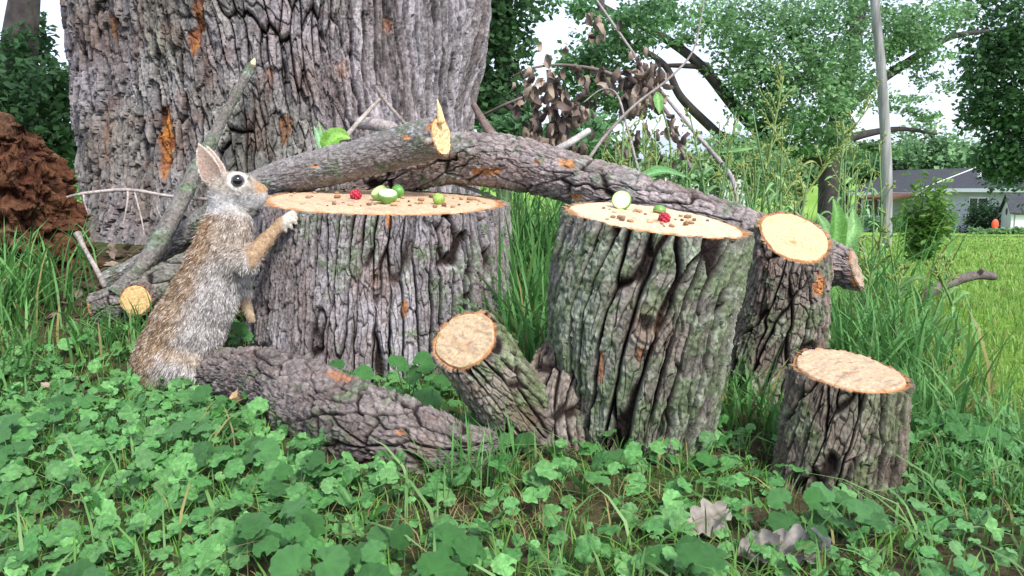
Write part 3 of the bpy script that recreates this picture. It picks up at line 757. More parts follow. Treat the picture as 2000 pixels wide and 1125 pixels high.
# near foreleg on the stump
cone(rp(452, 508, -0.030), rp(482, 512, -0.034), 31, 22, 0.75); cone(rp(482, 512, -0.034), rp(518, 471, 0.005), 21, 15, 0.9, 0.008); cone(rp(518, 471, 0.005), rp(549, 437, 0.040), 14.5, 11.5, 1, 0.006); cone(rp(549, 437, 0.040), rp(563, 428, 0.050), 12, 11.5, 1, 0.006)
toes = [((560, 420, .046), (571, 415, .050), (577, 419, .050)), ((563, 424, .046), (575, 421, .050), (580, 427, .050)), ((563, 431, .044), (574, 431, .048), (578, 437, .049)), ((559, 437, .042), (567, 442, .046), (570, 447, .048)), ((552, 441, .036), (556, 449, .038), (558, 453, .040))]
for t in toes:
    a, b, c = [rp(*q) for q in t]; cone(a, b, 5.2, 4.8, 1, 0.002); cone(b, c, 4.8, 4.0, 1, 0.002)
# far foreleg hanging
cone(rp(462, 530, 0.03), rp(474, 572, 0.036), 26, 16, 0.8); cone(rp(474, 572, 0.036), rp(482, 602, 0.03), 14, 10, 1, 0.008); cone(rp(482, 602, 0.03), rp(490, 618, 0.025), 10, 9, 1, 0.006)
for q in (-5, 0, 5): cone(rp(488 + q, 617, 0.025), rp(491 + q, 627, 0.022 ), 4.5, 3.8, 1, 0.002)
def ear_sdf(P, base, tip, wdir, half, th, cup):
    base, tip = np.array(base), np.array(tip); a = tip - base; L = np.linalg.norm(a); a /= L
    n = np.array(wdir, float); n -= a * n.dot(a); n /= np.linalg.norm(n); b = np.cross(n, a)
    d = P - base; s = (d @ a) / L; x = d @ b; c = d @ n
    sc = np.clip(s, 0, 1)
    w = half * (np.sin(math.pi * np.clip(0.16 + 0.84 * sc, 0, 1) ** 0.80) ** 0.72) * (1 - 0.15 * sc)
    dist = np.maximum(np.abs(x) - w, np.abs(c - cup * (x / half) ** 2 * half * -1) - th)
    return np.maximum(dist, np.maximum(-s * L - 0.004, (s - 1) * L))
vox = 0.0026
allp = np.concatenate([[p[0] for p in prims], [p[1] for p in prims]])
lo = allp.min(0) - 0.085; hi = allp.max(0) + 0.07; hi[2] += 0.085
dims = np.ceil((hi - lo) / vox).astype(int)
gxr, gyr, gzr = [lo[k] + vox * np.arange(dims[k]) for k in range(3)]
G = np.stack(np.meshgrid(gxr, gyr, gzr, indexing='ij'), -1)
D = np.full(dims, 1.0)
for (A, B, ra, rb, ds, k) in prims:
    rm = max(ra, rb) * 1.3 + 0.03
    l2 = np.maximum(((np.minimum(A, B) - rm - lo) / vox).astype(int), 0); h2 = np.minimum(((np.maximum(A, B) + rm - lo) / vox).astype(int) + 1, dims)
    sl_ = tuple(slice(l2[i], h2[i]) for i in range(3))
    Q = G[sl_].copy(); A2 = A.copy(); B2 = B.copy()
    ym = (A[1] + B[1]) / 2
    ba = B2 - A2
    t = np.clip(((Q - A2) @ ba) / (ba @ ba), 0, 1)
    c = A2 + t[..., None] * ba
    dv = Q - c; dv[..., 1] /= ds
    dd = np.sqrt((dv ** 2).sum(-1)) - (ra + (rb - ra) * t)
    o_ = D[sl_]
    hh = np.clip(0.5 + 0.5 * (o_ - dd) / k, 0, 1)
    D[sl_] = np.where(o_ > 0.5, dd, o_ * (1 - hh) + dd * hh - k * hh * (1 - hh))
EARS = [(rp(421, 356, -0.016), rp(387, 279, -0.024), (0.10, -1, 0.05), 0.0205), (rp(432, 352, 0.016), rp(404, 284, 0.022), (-0.35, 0.9, 0.0), 0.0165)]
for (b_, t_, n_, hw) in EARS:
    dd = ear_sdf(G, b_, t_, n_, hw, 0.0022, -0.42)
    k = 0.004
    hh = np.clip(0.5 + 0.5 * (D - dd) / k, 0, 1); D = D * (1 - hh) + dd * hh - k * hh * (1 - hh)
# eye sockets
EYE = rp(464, 352.5, -0.0235)
dd = np.sqrt(((G - EYE) ** 2).sum(-1)) - 0.0088
D = np.maximum(D, -dd)
def surface_net(D, lo, vox):
    S = D < 0
    nx, ny, nz = D.shape
    acc = np.zeros((nx - 1, ny - 1, nz - 1, 3)); cnt = np.zeros((nx - 1, ny - 1, nz - 1))
    sl = lambda o, n: slice(o, n - 1 + o)
    for ax in range(3):
        oth = [i for i in range(3) if i != ax]
        for a in (0, 1):
            for b in (0, 1):
                o0 = [0, 0, 0]; o0[oth[0]] = a; o0[oth[1]] = b; o1 = list(o0); o1[ax] = 1
                s0 = tuple(slice(o0[i], D.shape[i] - 1 + o0[i]) for i in range(3)); s1 = tuple(slice(o1[i], D.shape[i] - 1 + o1[i]) for i in range(3))
                m = S[s0] != S[s1]
                f = D[s0] / (D[s0] - D[s1] + 1e-12)
                p = np.zeros(acc.shape); p[..., oth[0]] = a; p[..., oth[1]] = b; p[..., ax] = f
                acc += np.where(m[..., None], p, 0); cnt += m
    act = cnt > 0
    ids = np.full(act.shape, -1); ids[act] = np.arange(act.sum())
    ijk = np.argwhere(act)
    V = lo + vox * (ijk + acc[act] / cnt[act][:, None])
    Fs = []
    for ax in range(3):
        u, w = [(1, 2), (2, 0), (0, 1)][ax]
        s0 = [slice(1, D.shape[i] - 1) for i in range(3)]; s1 = list(s0)
        s0[ax] = slice(0, D.shape[ax] - 1); s1[ax] = slice(1, D.shape[ax])
        m = S[tuple(s0)] != S[tuple(s1)]
        e = np.argwhere(m)
        base = e.copy()
        for i in range(3):
            if i != ax: base[:, i] += 1
        flip = S[tuple(s0)][m]
        def cid(du, dw):
            q = base.copy(); q[:, u] -= du; q[:, w] -= dw
            return ids[q[:, 0], q[:, 1], q[:, 2]]
        f = np.stack([cid(1, 1), cid(0, 1), cid(0, 0), cid(1, 0)], -1)
        f[~flip] = f[~flip][:, ::-1]
        Fs.append(f)
    return V, np.concatenate(Fs)
RV, RF = surface_net(D, lo, vox)
# relax
def relax(V, F, n):
    E = np.concatenate([F[:, [0, 1]], F[:, [1, 2]], F[:, [2, 3]], F[:, [3, 0]]])
    for _ in range(n):
        s = np.zeros_like(V); c = np.zeros(len(V))
        for k in range(3):
            s[:, k] = np.bincount(E[:, 0], V[E[:, 1], k], len(V)) + np.bincount(E[:, 1], V[E[:, 0], k], len(V))
        c = np.bincount(E[:, 0], minlength=len(V)) + np.bincount(E[:, 1], minlength=len(V))
        V = 0.5 * V + 0.5 * s / np.maximum(c, 1)[:, None]
    return V
RV = relax(RV, RF, 2)
def vnormals(V, F):
    n = np.cross(V[F[:, 2]] - V[F[:, 0]], V[F[:, 3]] - V[F[:, 1]])
    o = np.zeros_like(V)
    for k in range(4):
        for a in range(3): o[:, a] += np.bincount(F[:, k], n[:, a], len(V))
    return o / (np.linalg.norm(o, axis=1)[:, None] + 1e-12)
RN = vnormals(RV, RF)
def project(P):
    d = P - _C; zc = d @ _F
    return 1000 + FPX * d[:, 0] / zc, 562.5 - FPX * (d @ _U) / zc
def seg_dist(x, y, pts):
    best = np.full(x.shape, 1e9)
    for (x0, y0), (x1, y1) in zip(pts[:-1], pts[1:]):
        dx, dy = x1 - x0, y1 - y0
        t = np.clip(((x - x0) * dx + (y - y0) * dy) / (dx * dx + dy * dy), 0, 1)
        best = np.minimum(best, np.hypot(x - x0 - t * dx, y - y0 - t * dy))
    return best
ybk = [400, 440, 500, 560, 640, 720, 760]; xbk = [404, 392, 365, 340, 290, 255, 248]; xft = [492, 500, 495, 480, 447, 408, 385]
def fur_zone(P):
    """Coat colour of the rabbit by place on the body; also strand length and zone weights."""
    px, py = project(P); n = len(P)
    dyp = P[:, 1] - RD
    b = (px - np.interp(py, ybk, xbk)) / (np.interp(py, ybk, xft) - np.interp(py, ybk, xbk))
    grey = np.broadcast_to((0.42, 0.40, 0.395), (n, 3)).copy()
    c = mixc((0.31, 0.215, 0.135), grey, sstep(0.16, 0.50, b + 0.10 * vnoise(P[:, 0] * 45, P[:, 1] * 45, P[:, 2] * 45, 71)))
    c = mixc(c, (0.36, 0.285, 0.215), sstep(560, 470, py) * 0.75)
    c = mixc(c, (0.34, 0.20, 0.10), sstep(0.34, 0.10, b) * sstep(400, 430, py) * sstep(560, 470, py) * 0.75)
    c = mixc(c, (0.62, 0.60, 0.59), sstep(0.76, 0.98, b) * sstep(470, 540, py))
    c = mixc(c, (0.36, 0.26, 0.165), np.exp(-((py - 690 - 0.25 * (px - 330)) / 16) ** 2) * sstep(0.2, 0.4, b) * 0.7)
    head = (py < 418 - (px - 404) * 0.02) & (px > 398)
    hw = sstep(434, 402, py + 6 * vnoise(P[:, 0] * 80, P[:, 1] * 80, P[:, 2] * 80, 74)) * sstep(395, 404, px)
    hc = mixc((0.36, 0.315, 0.265), (0.45, 0.44, 0.44), sstep(360, 390, py))
    hc = mixc(hc, (0.60, 0.59, 0.58), sstep(396, 410, py + 0.05 * (px - 450)) * sstep(448, 474, px))
    mot = fbm(P[:, 0] * 170, P[:, 1] * 170, P[:, 2] * 170, 75, 2)
    hc = hc * (1 + 0.42 * mot * sstep(500, 490, px))[:, None]
    hc = mixc(hc, (0.42, 0.27, 0.15), sstep(492, 505, px) * sstep(384, 372, py))
    hc = mixc(hc, (0.58, 0.56, 0.54), sstep(508, 516, px) * sstep(372, 380, py))
    er = np.hypot((px - 464) / 1.15, py - 352.5)
    hc = mixc(hc, (0.72, 0.70, 0.66), sstep(21, 14, er) * (dyp < 0.0))
    hc = mixc(hc, (0.12, 0.09, 0.08), sstep(13.2, 11.0, er) * (dyp < 0.0))
    c = mixc(c, hc, hw)
    fl = sstep(24, 15, seg_dist(px, py, [(478, 515), (518, 471), (549, 437), (565, 428)])) * sstep(480, 492, px + 0.3 * (520 - py))
    c = mixc(c, np.asarray((0.36, 0.245, 0.15)) * (1 + 0.35 * mot)[:, None], fl)
    c = mixc(c, (0.58, 0.54, 0.48), sstep(546, 558, px) * fl)
    ff = sstep(20, 12, seg_dist(px, py, [(474, 578), (482, 602), (491, 627)])) * sstep(570, 590, py) * (dyp > 0)
    c = mixc(c, (0.42, 0.32, 0.22), ff)
    ear = np.zeros(n); inner = np.zeros(n); rim = np.zeros(n)
    for (b_, t_, n_, hw_) in EARS:
        a = np.array(t_) - np.array(b_); L = np.linalg.norm(a); a = a / L
        d = P - np.array(b_); s = (d @ a) / L
        nn = np.array(n_, float); nn -= a * nn.dot(a); nn /= np.linalg.norm(nn); bb = np.cross(nn, a)
        x = np.abs(d @ bb)
        w = hw_ * (np.sin(math.pi * np.clip(0.16 + 0.84 * np.clip(s, 0, 1), 0, 1) ** 0.80) ** 0.72) * (1 - 0.15 * np.clip(s, 0, 1))
        near = (np.abs(d @ nn) < 0.012) & (s > 0.0) & (s < 1.08) & (x < w + 0.006)
        e = near * sstep(0.02, 0.22, s)
        ear = np.maximum(ear, e)
        rim = np.maximum(rim, e * sstep(w - 0.0042, w - 0.0012, x))
    c = mixc(c, (0.40, 0.295, 0.245), ear)
    c = mixc(c, (0.62, 0.56, 0.50), rim)
    L = np.full(n, 0.0100)
    L = L * (1 - 0.55 * hw); L = np.where(hw > 0.5, np.where(px > 490, 0.0028, L), L)
    L = L * (1 - 0.62 * fl) * (1 - 0.6 * ff); L = np.where(px > 545, 0.0025, L)
    L = np.where(ear > 0.3, np.where(rim > 0.4, 0.0032, 0.0016), L)
    L = np.where((er < 15.5) & (dyp < 0) & (hw > 0.5), 0.0018, L)
    L = np.where((er < 11.2) & (dyp < 0) & (hw > 0.5), 0.0, L)
    return c, L, hw, fl, ear, px, py
RC, RL, *_ = fur_zone(RV)
rabbit = empty('rabbit', (float(rp(320, 770)[0]), RD, 0.0), 'brown-grey wild rabbit standing on its hind legs with one forepaw on the wide stump', 'rabbit')
body = mobj('body', RV, RF, M['skin'], rabbit, RC * 0.8)
# fur strands
NS = 82000
tri = np.concatenate([RF[:, [0, 1, 2]], RF[:, [0, 2, 3]]])
ar = np.linalg.norm(np.cross(RV[tri[:, 1]] - RV[tri[:, 0]], RV[tri[:, 2]] - RV[tri[:, 0]]), axis=1)
ti = rng.choice(len(tri), NS, p=ar / ar.sum())
w1 = rng.random((NS, 2)); w1 = np.where(w1.sum(1, keepdims=True) > 1, 1 - w1, w1)
wa = np.stack([1 - w1.sum(1), w1[:, 0], w1[:, 1]], 1)
FP = (RV[tri[ti]] * wa[..., None]).sum(1); FN = (RN[tri[ti]] * wa[..., None]).sum(1); FN /= np.linalg.norm(FN, axis=1)[:, None]
fc, fl_, hw, flm, earm, fpx, fpy = fur_zone(FP)
keep = fl_ > 0.001
FP, FN, fc, fl_, hw, flm, earm, fpx, fpy = [a[keep] for a in (FP, FN, fc, fl_, hw, flm, earm, fpx, fpy)]
n = len(FP)
flow = np.tile(rp(315, 740) - rp(440, 430), (n, 1)); flow /= np.linalg.norm(flow[0])
flow = flow * (1 - hw[:, None]) + np.array([-0.9, 0, -0.25]) * hw[:, None]
flow = flow * (1 - flm[:, None]) + np.array([0.7, 0.3, 0.6]) * flm[:, None]
for (b_, t_, n_, hw_) in EARS[:1]:
    flow = flow * (1 - earm[:, None]) + (np.array(t_) - np.array(b_)) / 0.075 * earm[:, None]
flow = flow - FN * (flow * FN).sum(1)[:, None]; flow /= np.linalg.norm(flow, axis=1)[:, None] + 1e-9
jit = rng.normal(size=(n, 3)) * 0.22
dir1 = FN * 0.34 + flow * 0.9 + jit; dir1 /= np.linalg.norm(dir1, axis=1)[:, None]
dir2 = FN * 0.12 + flow * 1.0 + jit * 1.2; dir2 /= np.linalg.norm(dir2, axis=1)[:, None]
Lh = fl_ * rng.uniform(0.65, 1.25, n)
side = np.cross(dir1, FN + 0.4 * rng.normal(size=(n, 3))); side /= np.linalg.norm(side, axis=1)[:, None] + 1e-9
wd = np.where(Lh < 0.004, 0.00036, 0.00048)[:, None] * rng.uniform(0.7, 1.4, (n, 1))
p0 = FP - FN * 0.001; p1 = p0 + dir1 * (Lh * 0.5)[:, None]; p2 = p1 + dir2 * (Lh * 0.5)[:, None]
FV = np.stack([p0 - side * wd, p0 + side * wd, p1 - side * wd * 0.9, p1 + side * wd * 0.9, p2], 1).reshape(-1, 3)
i = np.arange(n) * 5
FFq = np.stack([i, i + 1, i + 3, i + 2], -1); FFt = np.stack([i + 2, i + 3, i + 4], -1)
nz_ = fbm(FP[:, 0] * 150, FP[:, 1] * 150, FP[:, 2] * 110, 72, 2)
rr_ = rng.random(n) + 0.42 * nz_
dark = (rr_ < 0.30) & (earm < 0.3) & (flm < 0.5) & ~((hw > .5) & (fpy > 402))
lite = rr_ > 0.78
fc = np.where(dark[:, None], fc * (0.36, 0.33, 0.33), np.where(lite[:, None], fc * 0.55 + np.array((0.32, 0.305, 0.29)), fc))
fc = fc * rng.uniform(0.8, 1.2, (n, 1))
fcol = np.stack([fc * 0.75, fc * 0.75, fc, fc, fc * 1.08], 1).reshape(-1, 3)
fur = mobj('fur', FV, [FFq, FFt], M['fur'], rabbit, fcol, False)
tag(fur, kind='stuff')
# eye
def simple_mat(name, col, rough, spec=0.5, coat=0.0):
    m = bpy.data.materials.new(name); m.use_nodes = True; b = m.node_tree.nodes['Principled BSDF']
    b.inputs['Base Color'].default_value = (*col, 1); b.inputs['Roughness'].default_value = rough; b.inputs['Specular IOR Level'].default_value = spec; b.inputs['Coat Weight'].default_value = coat
    return m
M['eye'] = simple_mat('eye', (0.006, 0.005, 0.008), 0.06, 0.6, 0.5)
def uvsphere(c, r, nu=20, nv=12, sq=(1, 1, 1)):
    th = np.linspace(0, 2 * math.pi, nu, endpoint=False); ph = np.linspace(0.05, math.pi - 0.05, nv)
    TH, PH = np.meshgrid(th, ph)
    V = np.stack([np.sin(PH) * np.cos(TH) * sq[0], np.sin(PH) * np.sin(TH) * sq[1], np.cos(PH) * sq[2]], -1) * r + np.asarray(c)
    idx = np.arange(nu * nv).reshape(nv, nu)
    F = np.concatenate([np.stack([idx[k], idx[k + 1], np.roll(idx[k + 1], -1), np.roll(idx[k], -1)], -1) for k in range(nv - 1)])
    return V.reshape(-1, 3), F
V, F = uvsphere(EYE, 0.0098); mobj('eye', V, F, M['eye'], rabbit)
V, F = uvsphere(rp(464, 352.5, 0.0235), 0.0098); mobj('eye', V, F, M['eye'], rabbit)
M['nose'] = simple_mat('nose', (0.30, 0.17, 0.14), 0.5)
V, F = uvsphere(rp(521, 371, 0), 0.0042, 12, 8, (0.6, 1.2, 1.0)); mobj('nose', V, F, M['nose'], rabbit)
M['claw'] = simple_mat('claw', (0.10, 0.07, 0.06), 0.4)
for t in toes[:4]:
    mb = MB(); c = rp(*t[2]); add_tube(mb, [c, c + np.array([0.0045, 0.001, -0.003]), c + np.array([0.006, 0.001, -0.007])], [0.0020, 0.0015, 0.0003], 6, 5); mb.C = []
    mb.build('claw', M['claw'], rabbit, True)
M['whisker'] = simple_mat('whisker', (0.75, 0.73, 0.7), 0.5)
mb = MB()
for s in (-1, 1):
    for k in range(7):
        a = rp(509 - k % 3 * 4, 378 + (k // 2) * 4, s * 0.014); b = a + np.array([random.uniform(-0.01, 0.03), s * random.uniform(0.02, 0.035), random.uniform(-0.02, 0.008)])
        add_tube(mb, [a, (a + b) / 2 + np.array([0, 0, 0.003]), b], [0.00022, 0.00018, 0.00006], 4, 6)
mb.C = []; tag(mb.build('whiskers', M['whisker'], rabbit, True), kind='stuff')

# ------------------------------------------------------------------ where nothing may grow
AVOID_C = [(Lb[:2], 0.275), (Rb[:2], 0.115), (Pb[:2], 0.085), (Fb[:2], 0.075), (TREE, 0.80), (ROT, 0.15)]
AVOID_S = [([at(395, 735, 1.42), at(640, 815, 1.10), at(765, 868, 1.00), at(950, 880, 0.98)], 0.050), ([at(690, 900, 0.975), at(940, 915, 0.935)], 0.040), ([at(185, 607, 1.68), at(470, 500, 1.80)], 0.045), ([S0, S1], 0.045)]
def clear(x, y, extra=0.0):
    ok = np.ones(x.shape, bool)
    for c, r in AVOID_C: ok &= np.hypot(x - c[0], y - c[1]) > r + extra
    for pts, r in AVOID_S:
        ok &= seg_dist(x, y, [(p[0], p[1]) for p in pts]) > r + extra
    return ok
RABX = float(rp(330, 770)[0])
# ------------------------------------------------------------------ grass blades
def blades(B, H, W, head, bend, cols, seed, yellow=0.1):
    r = np.random.default_rng(seed); n = len(B)
    d = np.stack([np.cos(head), np.sin(head), np.zeros(n)], 1); sd_ = np.stack([-np.sin(head), np.cos(head), np.zeros(n)], 1)
    tw = r.uniform(-0.9, 0.9, n)
    rows = []
    for t, w in ((0, 0.7), (0.4, 1.0), (0.75, 0.7), (1.0, 0.0)):
        up = H * (t - 0.42 * bend * t ** 2.2)
        out = H * bend * t ** 1.9 * 0.85
        c = B + d * out[:, None]; c[:, 2] = B[:, 2] + up
        a = tw * t
        s2 = sd_ * np.cos(a)[:, None] + d * np.sin(a)[:, None]
        rows.append((c, s2 * (W * w * 0.5)[:, None]))
    V = np.stack([rows[0][0] - rows[0][1], rows[0][0] + rows[0][1], rows[1][0] - rows[1][1], rows[1][0] + rows[1][1], rows[2][0] - rows[2][1], rows[2][0] + rows[2][1], rows[3][0]], 1).reshape(-1, 3)
    i = np.arange(n) * 7
    Q = np.concatenate([np.stack([i, i + 1, i + 3, i + 2], -1), np.stack([i + 2, i + 3, i + 5, i + 4], -1)]); T = np.stack([i + 4, i + 5, i + 6], -1)
    k = r.random(n)[:, None]; cols = np.asarray(cols)
    c = (cols[0] * (1 - k) + cols[1] * k) * r.uniform(0.8, 1.2, (n, 1))
    yl = r.random(n) < yellow
    c[yl] = np.array((0.30, 0.27, 0.10)) * r.uniform(0.6, 1.1, (yl.sum(), 1))
    return V, [Q, T], np.repeat(c, 7, 0)
def gpts(n, x0, x1, y0, y1, seed, dens=None, extra=0.0):
    r = np.random.default_rng(seed)
    x = r.uniform(x0, x1, n); y = r.uniform(y0, y1, n)
    k = clear(x, y, extra)
    if dens is not None: k &= r.random(n) < dens(x, y)
    x, y = x[k], y[k]
    return np.stack([x, y, gz(x, y) - 0.004], 1)
def frustum(x, y, m=0.22):          # keep to what a camera near this spot could see
    return (np.abs(x) < 0.72 * y + 0.15 + m)
GREENS = [(0.075, 0.205, 0.030), (0.160, 0.350, 0.065)]
GRASS = []
def grow(B, h0, h1, w0, w1, b0, b1, seed, cols=GREENS, yellow=0.08, head=None):
    if not len(B): return
    r = np.random.default_rng(seed); n = len(B)
    hd = r.uniform(0, 2 * math.pi, n) if head is None else r.normal(head[0], head[1], n)
    V, Fs, C = blades(B, r.uniform(h0, h1, n), r.uniform(w0, w1, n), hd, r.uniform(b0, b1, n), cols, seed + 1, yellow)
    GRASS.append((V, Fs, C))
def flush(name, label, cat):
    mb = MB()
    Vs, Fs, Cs, n = [], [], [], 0
    for V, F2, C in GRASS:
        Vs.append(V); Cs.append(C); Fs += [f + n for f in F2]; n += len(V)
    GRASS.clear()
    o = mobj(name, np.concatenate(Vs), Fs, M['grass'], None, np.concatenate(Cs), True)
    return tag(o, label, cat, kind='stuff')
# mown lawn on the right, denser near the camera
def lawn_d(x, y): return np.maximum(lawn_mask(x, y), sstep(4.5, 6.0, y)) * frustum(x, y)
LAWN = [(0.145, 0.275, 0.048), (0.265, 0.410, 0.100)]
for (n, x0, x1, y0, y1, h, w) in ((26000, 0.4, 2.2, 0.8, 2.6, 0.038, 0.0026), (26000, 0.5, 4.2, 2.6, 5.5, 0.035, 0.005), (24000, -1.0, 8.0, 5.5, 12, 0.04, 0.011), (12000, -3, 15, 12, 24, 0.05, 0.025)):
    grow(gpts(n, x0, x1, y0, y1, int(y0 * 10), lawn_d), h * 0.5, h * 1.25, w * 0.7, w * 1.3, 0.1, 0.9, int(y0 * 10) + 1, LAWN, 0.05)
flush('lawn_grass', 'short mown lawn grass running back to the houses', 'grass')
# rough grass in the foreground, between plants
def fore_d(x, y): return frustum(x, y) * (1 - 0.6 * np.exp(-((x + 0.86) / 0.2) ** 2 - ((y - 1.6) / 0.15) ** 2)) * (0.60 + 0.40 * sstep(-0.2, 0.5, fbm(x * 6, y * 6, 0, 91, 2)))
grow(gpts(24000, -1.4, 0.95, 0.42, 1.75, 201, fore_d), 0.015, 0.055, 0.0010, 0.0024, 0.2, 1.2, 202)
grow(gpts(1500, -1.2, 0.9, 0.5, 1.5, 203, fore_d), 0.04, 0.09, 0.0018, 0.0042, 0.5, 1.5, 204, [(0.08, 0.19, 0.05), (0.15, 0.30, 0.09)], 0.1)
# dry thatch
grow(gpts(3500, -0.6, 0.6, 0.5, 1.15, 205, lambda x, y: np.exp(-((x - 0.02) / 0.22) ** 2 - ((y - 0.82) / 0.2) ** 2) + 0.08), 0.02, 0.06, 0.0008, 0.0018, 0.8, 1.6, 206, [(0.16, 0.13, 0.05), (0.26, 0.20, 0.10)], 0.5)
# tall clumps: (centre px on the ground, radius m, count, height)
for k, (cx, cy, rx, ry, n, h, w, hd) in enumerate((
        (at(1040, 640, 1.70)[0], 1.80, 0.10, 0.25, 750, 0.34, 0.0065, None), (at(1030, 640, 1.5)[0], 1.45, 0.05, 0.12, 150, 0.26, 0.006, None),
        (at(10, 640, 1.75)[0], 1.72, 0.14, 0.14, 480, 0.23, 0.0055, None), (at(-90, 700, 1.4)[0], 1.42, 0.14, 0.16, 300, 0.13, 0.0045, None),
        (at(1690, 600, 1.55)[0], 1.55, 0.11, 0.22, 750, 0.19, 0.0050, None), (at(1600, 520, 2.0)[0], 2.1, 0.22, 0.25, 520, 0.24, 0.006, None),
        (at(1790, 800, 1.2)[0], 1.18, 0.10, 0.14, 420, 0.11, 0.0036, None), (at(1460, 850, 1.15)[0], 1.14, 0.05, 0.06, 110, 0.13, 0.0040, None),
        (at(1880, 950, 0.95)[0], 0.95, 0.13, 0.13, 420, 0.07, 0.0026, None), (at(935, 985, 0.89)[0], 0.885, 0.045, 0.035, 170, 0.10, 0.0022, None),
        (at(1130, 370, 2.3)[0], 2.35, 0.45, 0.25, 900, 0.26, 0.007, None), (at(1380, 400, 2.3)[0], 2.3, 0.42, 0.3, 1300, 0.36, 0.007, None),
        (at(270, 700, 1.55)[0], 1.55, 0.10, 0.06, 130, 0.12, 0.0040, None))):
    r = np.random.default_rng(300 + k)
    x = cx + r.normal(size=n) * rx * 0.6; y = cy + r.normal(size=n) * ry * 0.6
    ok = clear(x, y, 0.0); x, y = x[ok], y[ok]
    grow(np.stack([x, y, gz(x, y) - 0.004], 1), h * 0.45, h * 1.15, w * 0.6, w * 1.3, 0.15, 1.1, 320 + k, [(0.062, 0.190, 0.042), (0.145, 0.330, 0.100)], 0.05)
# a few long pale arching blades in the foreground
grow(gpts(45, -0.7, 0.7, 0.55, 1.1, 231), 0.07, 0.13, 0.003, 0.0055, 0.9, 1.7, 232, [(0.14, 0.28, 0.09), (0.22, 0.36, 0.14)], 0.05)
flush('rough_grass', 'rough uncut grass and thatch round the logs and stumps', 'grass')

# ------------------------------------------------------------------ ground ivy
def ivy_leaf(nr=13):
    """Round, kidney-shaped, scalloped leaf, 1 m across, stalk at the notch (origin), lying in XY, blade towards +Y."""
    def ring(f, m, sc):
        th = np.linspace(-math.pi * 0.92, math.pi * 0.92, m); k = np.where(np.arange(m) % 2, 1.0, 0.915) if sc else 1.0
        k = k * (1 - 0.10 * sc * (np.abs(th) / math.pi) ** 3)
        return np.stack([np.sin(th) * f * 0.5 * k, 0.17 + np.cos(th) * f * 0.46 * k, 0 * th], 1), th
    c = np.array([[0, 0.03, -0.01]])
    a, ta = ring(0.58, nr, 0); b, tb_ = ring(1.0, 2 * nr - 1, 1)
    a[:, 2] = 0.05 + 0.035 * np.cos(ta * 5); b[:, 2] = 0.03 + 0.05 * np.cos(tb_ * 5) - 0.05 * (np.abs(tb_) / 2.5) ** 2
    V = np.vstack([c, a, b]); o = 1 + nr
    F3 = [[0, k + 2, k + 1] for k in range(nr - 1)]
    for k in range(nr - 1): F3 += [[1 + k, 2 + k, o + 2 * k + 1], [1 + k, o + 2 * k + 1, o + 2 * k], [2 + k, o + 2 * k + 2, o + 2 * k + 1]]
    return V, np.array(F3)
IV, IF3 = ivy_leaf()
IVR = np.concatenate([[1.25], np.where(np.arange(13) % 2, 1.05, 0.90), np.where(np.arange(25) % 2, 1.10, 0.95)])
def ivy_frames(n, r, tilt=0.42):
    N = r.normal(size=(n, 3)) * tilt; N[:, 2] += 1.0; N[:, 1] -= 0.28; N /= np.linalg.norm(N, axis=1)[:, None]
    D = r.normal(size=(n, 3)); D -= N * (D * N).sum(1)[:, None]; D /= np.linalg.norm(D, axis=1)[:, None]
    return np.cross(D, N), D, N
def petioles(B, Tp, w, col):
    n = len(B); m = (B + Tp) / 2 + np.array([0, 0, 0.004])
    s_ = np.array([w, 0, 0]); q = np.array([0, w, 0])
    V = np.stack([B - s_, B + s_, m - s_, m + s_, Tp - s_ * 0.7, Tp + s_ * 0.7, B - q, B + q, m - q, m + q, Tp - q * .7, Tp + q * .7], 1).reshape(-1, 3)
    i = np.arange(n) * 12
    F = np.concatenate([np.stack([i + a, i + a + 1, i + a + 3, i + a + 2], -1) for a in (0, 2, 6, 8)])
    return V, F, np.broadcast_to(col, (len(V), 3))
def ivy_density(x, y):
    left = sstep(-0.02, -0.22, x + 0.25 * (y - 0.9)) * sstep(1.70, 1.35, y + 0.15 * vnoise(x * 3, y * 3, 0, 95))
    right = 0.55 * sstep(0.04, 0.16, x) * sstep(1.20, 1.0, y) + 0.5 * np.exp(-((x - 0.62) / 0.12) ** 2 - ((y - 1.15) / 0.15) ** 2)
    mid = 0.30 * sstep(1.05, 0.95, y) + 0.9 * np.exp(-((x + 0.20) / 0.09) ** 2 - ((y - 1.28) / 0.09) ** 2)
    p = np.maximum(np.maximum(left, right), mid)
    return p * (0.62 + 0.38 * sstep(-0.5, 0.3, fbm(x * 7, y * 7, 0, 96, 2))) * frustum(x, y)
IVC = [(0.056, 0.190, 0.044), (0.128, 0.320, 0.092)]
r = np.random.default_rng(501)
B = gpts(11500, -1.4, 0.85, 0.42, 1.75, 502, ivy_density, 0.004)
n = len(B)
hgt = r.uniform(0.008, 0.040, n) * np.where(B[:, 1] < 0.8, 0.75, 1.0)
Tp = B + np.stack([r.normal(size=n) * 0.012, r.normal(size=n) * 0.012, hgt], 1)
X_, D_, N_ = ivy_frames(n, r)
sc = (0.011 + 0.024 * r.random(n) ** 1.3) * np.where(B[:, 1] < 0.75, 0.85, 1.0)
V = Tp[:, None] + sc[:, None, None] * (IV[None, :, 0:1] * X_[:, None] + IV[None, :, 1:2] * D_[:, None] + IV[None, :, 2:3] * N_[:, None] * r.uniform(0.5, 1.6, (n, 1, 1)))
k = r.random((n, 1)); lc = (np.asarray(IVC[0]) * (1 - k) + np.asarray(IVC[1]) * k) * r.uniform(0.75, 1.25, (n, 1))
LC = lc[:, None] * IVR[None, :, None]
off = (np.arange(n) * len(IV))[:, None, None]
pV, pF, pC = petioles(B, Tp, 0.0007, (0.10, 0.19, 0.07))
allV = np.concatenate([V.reshape(-1, 3), pV])
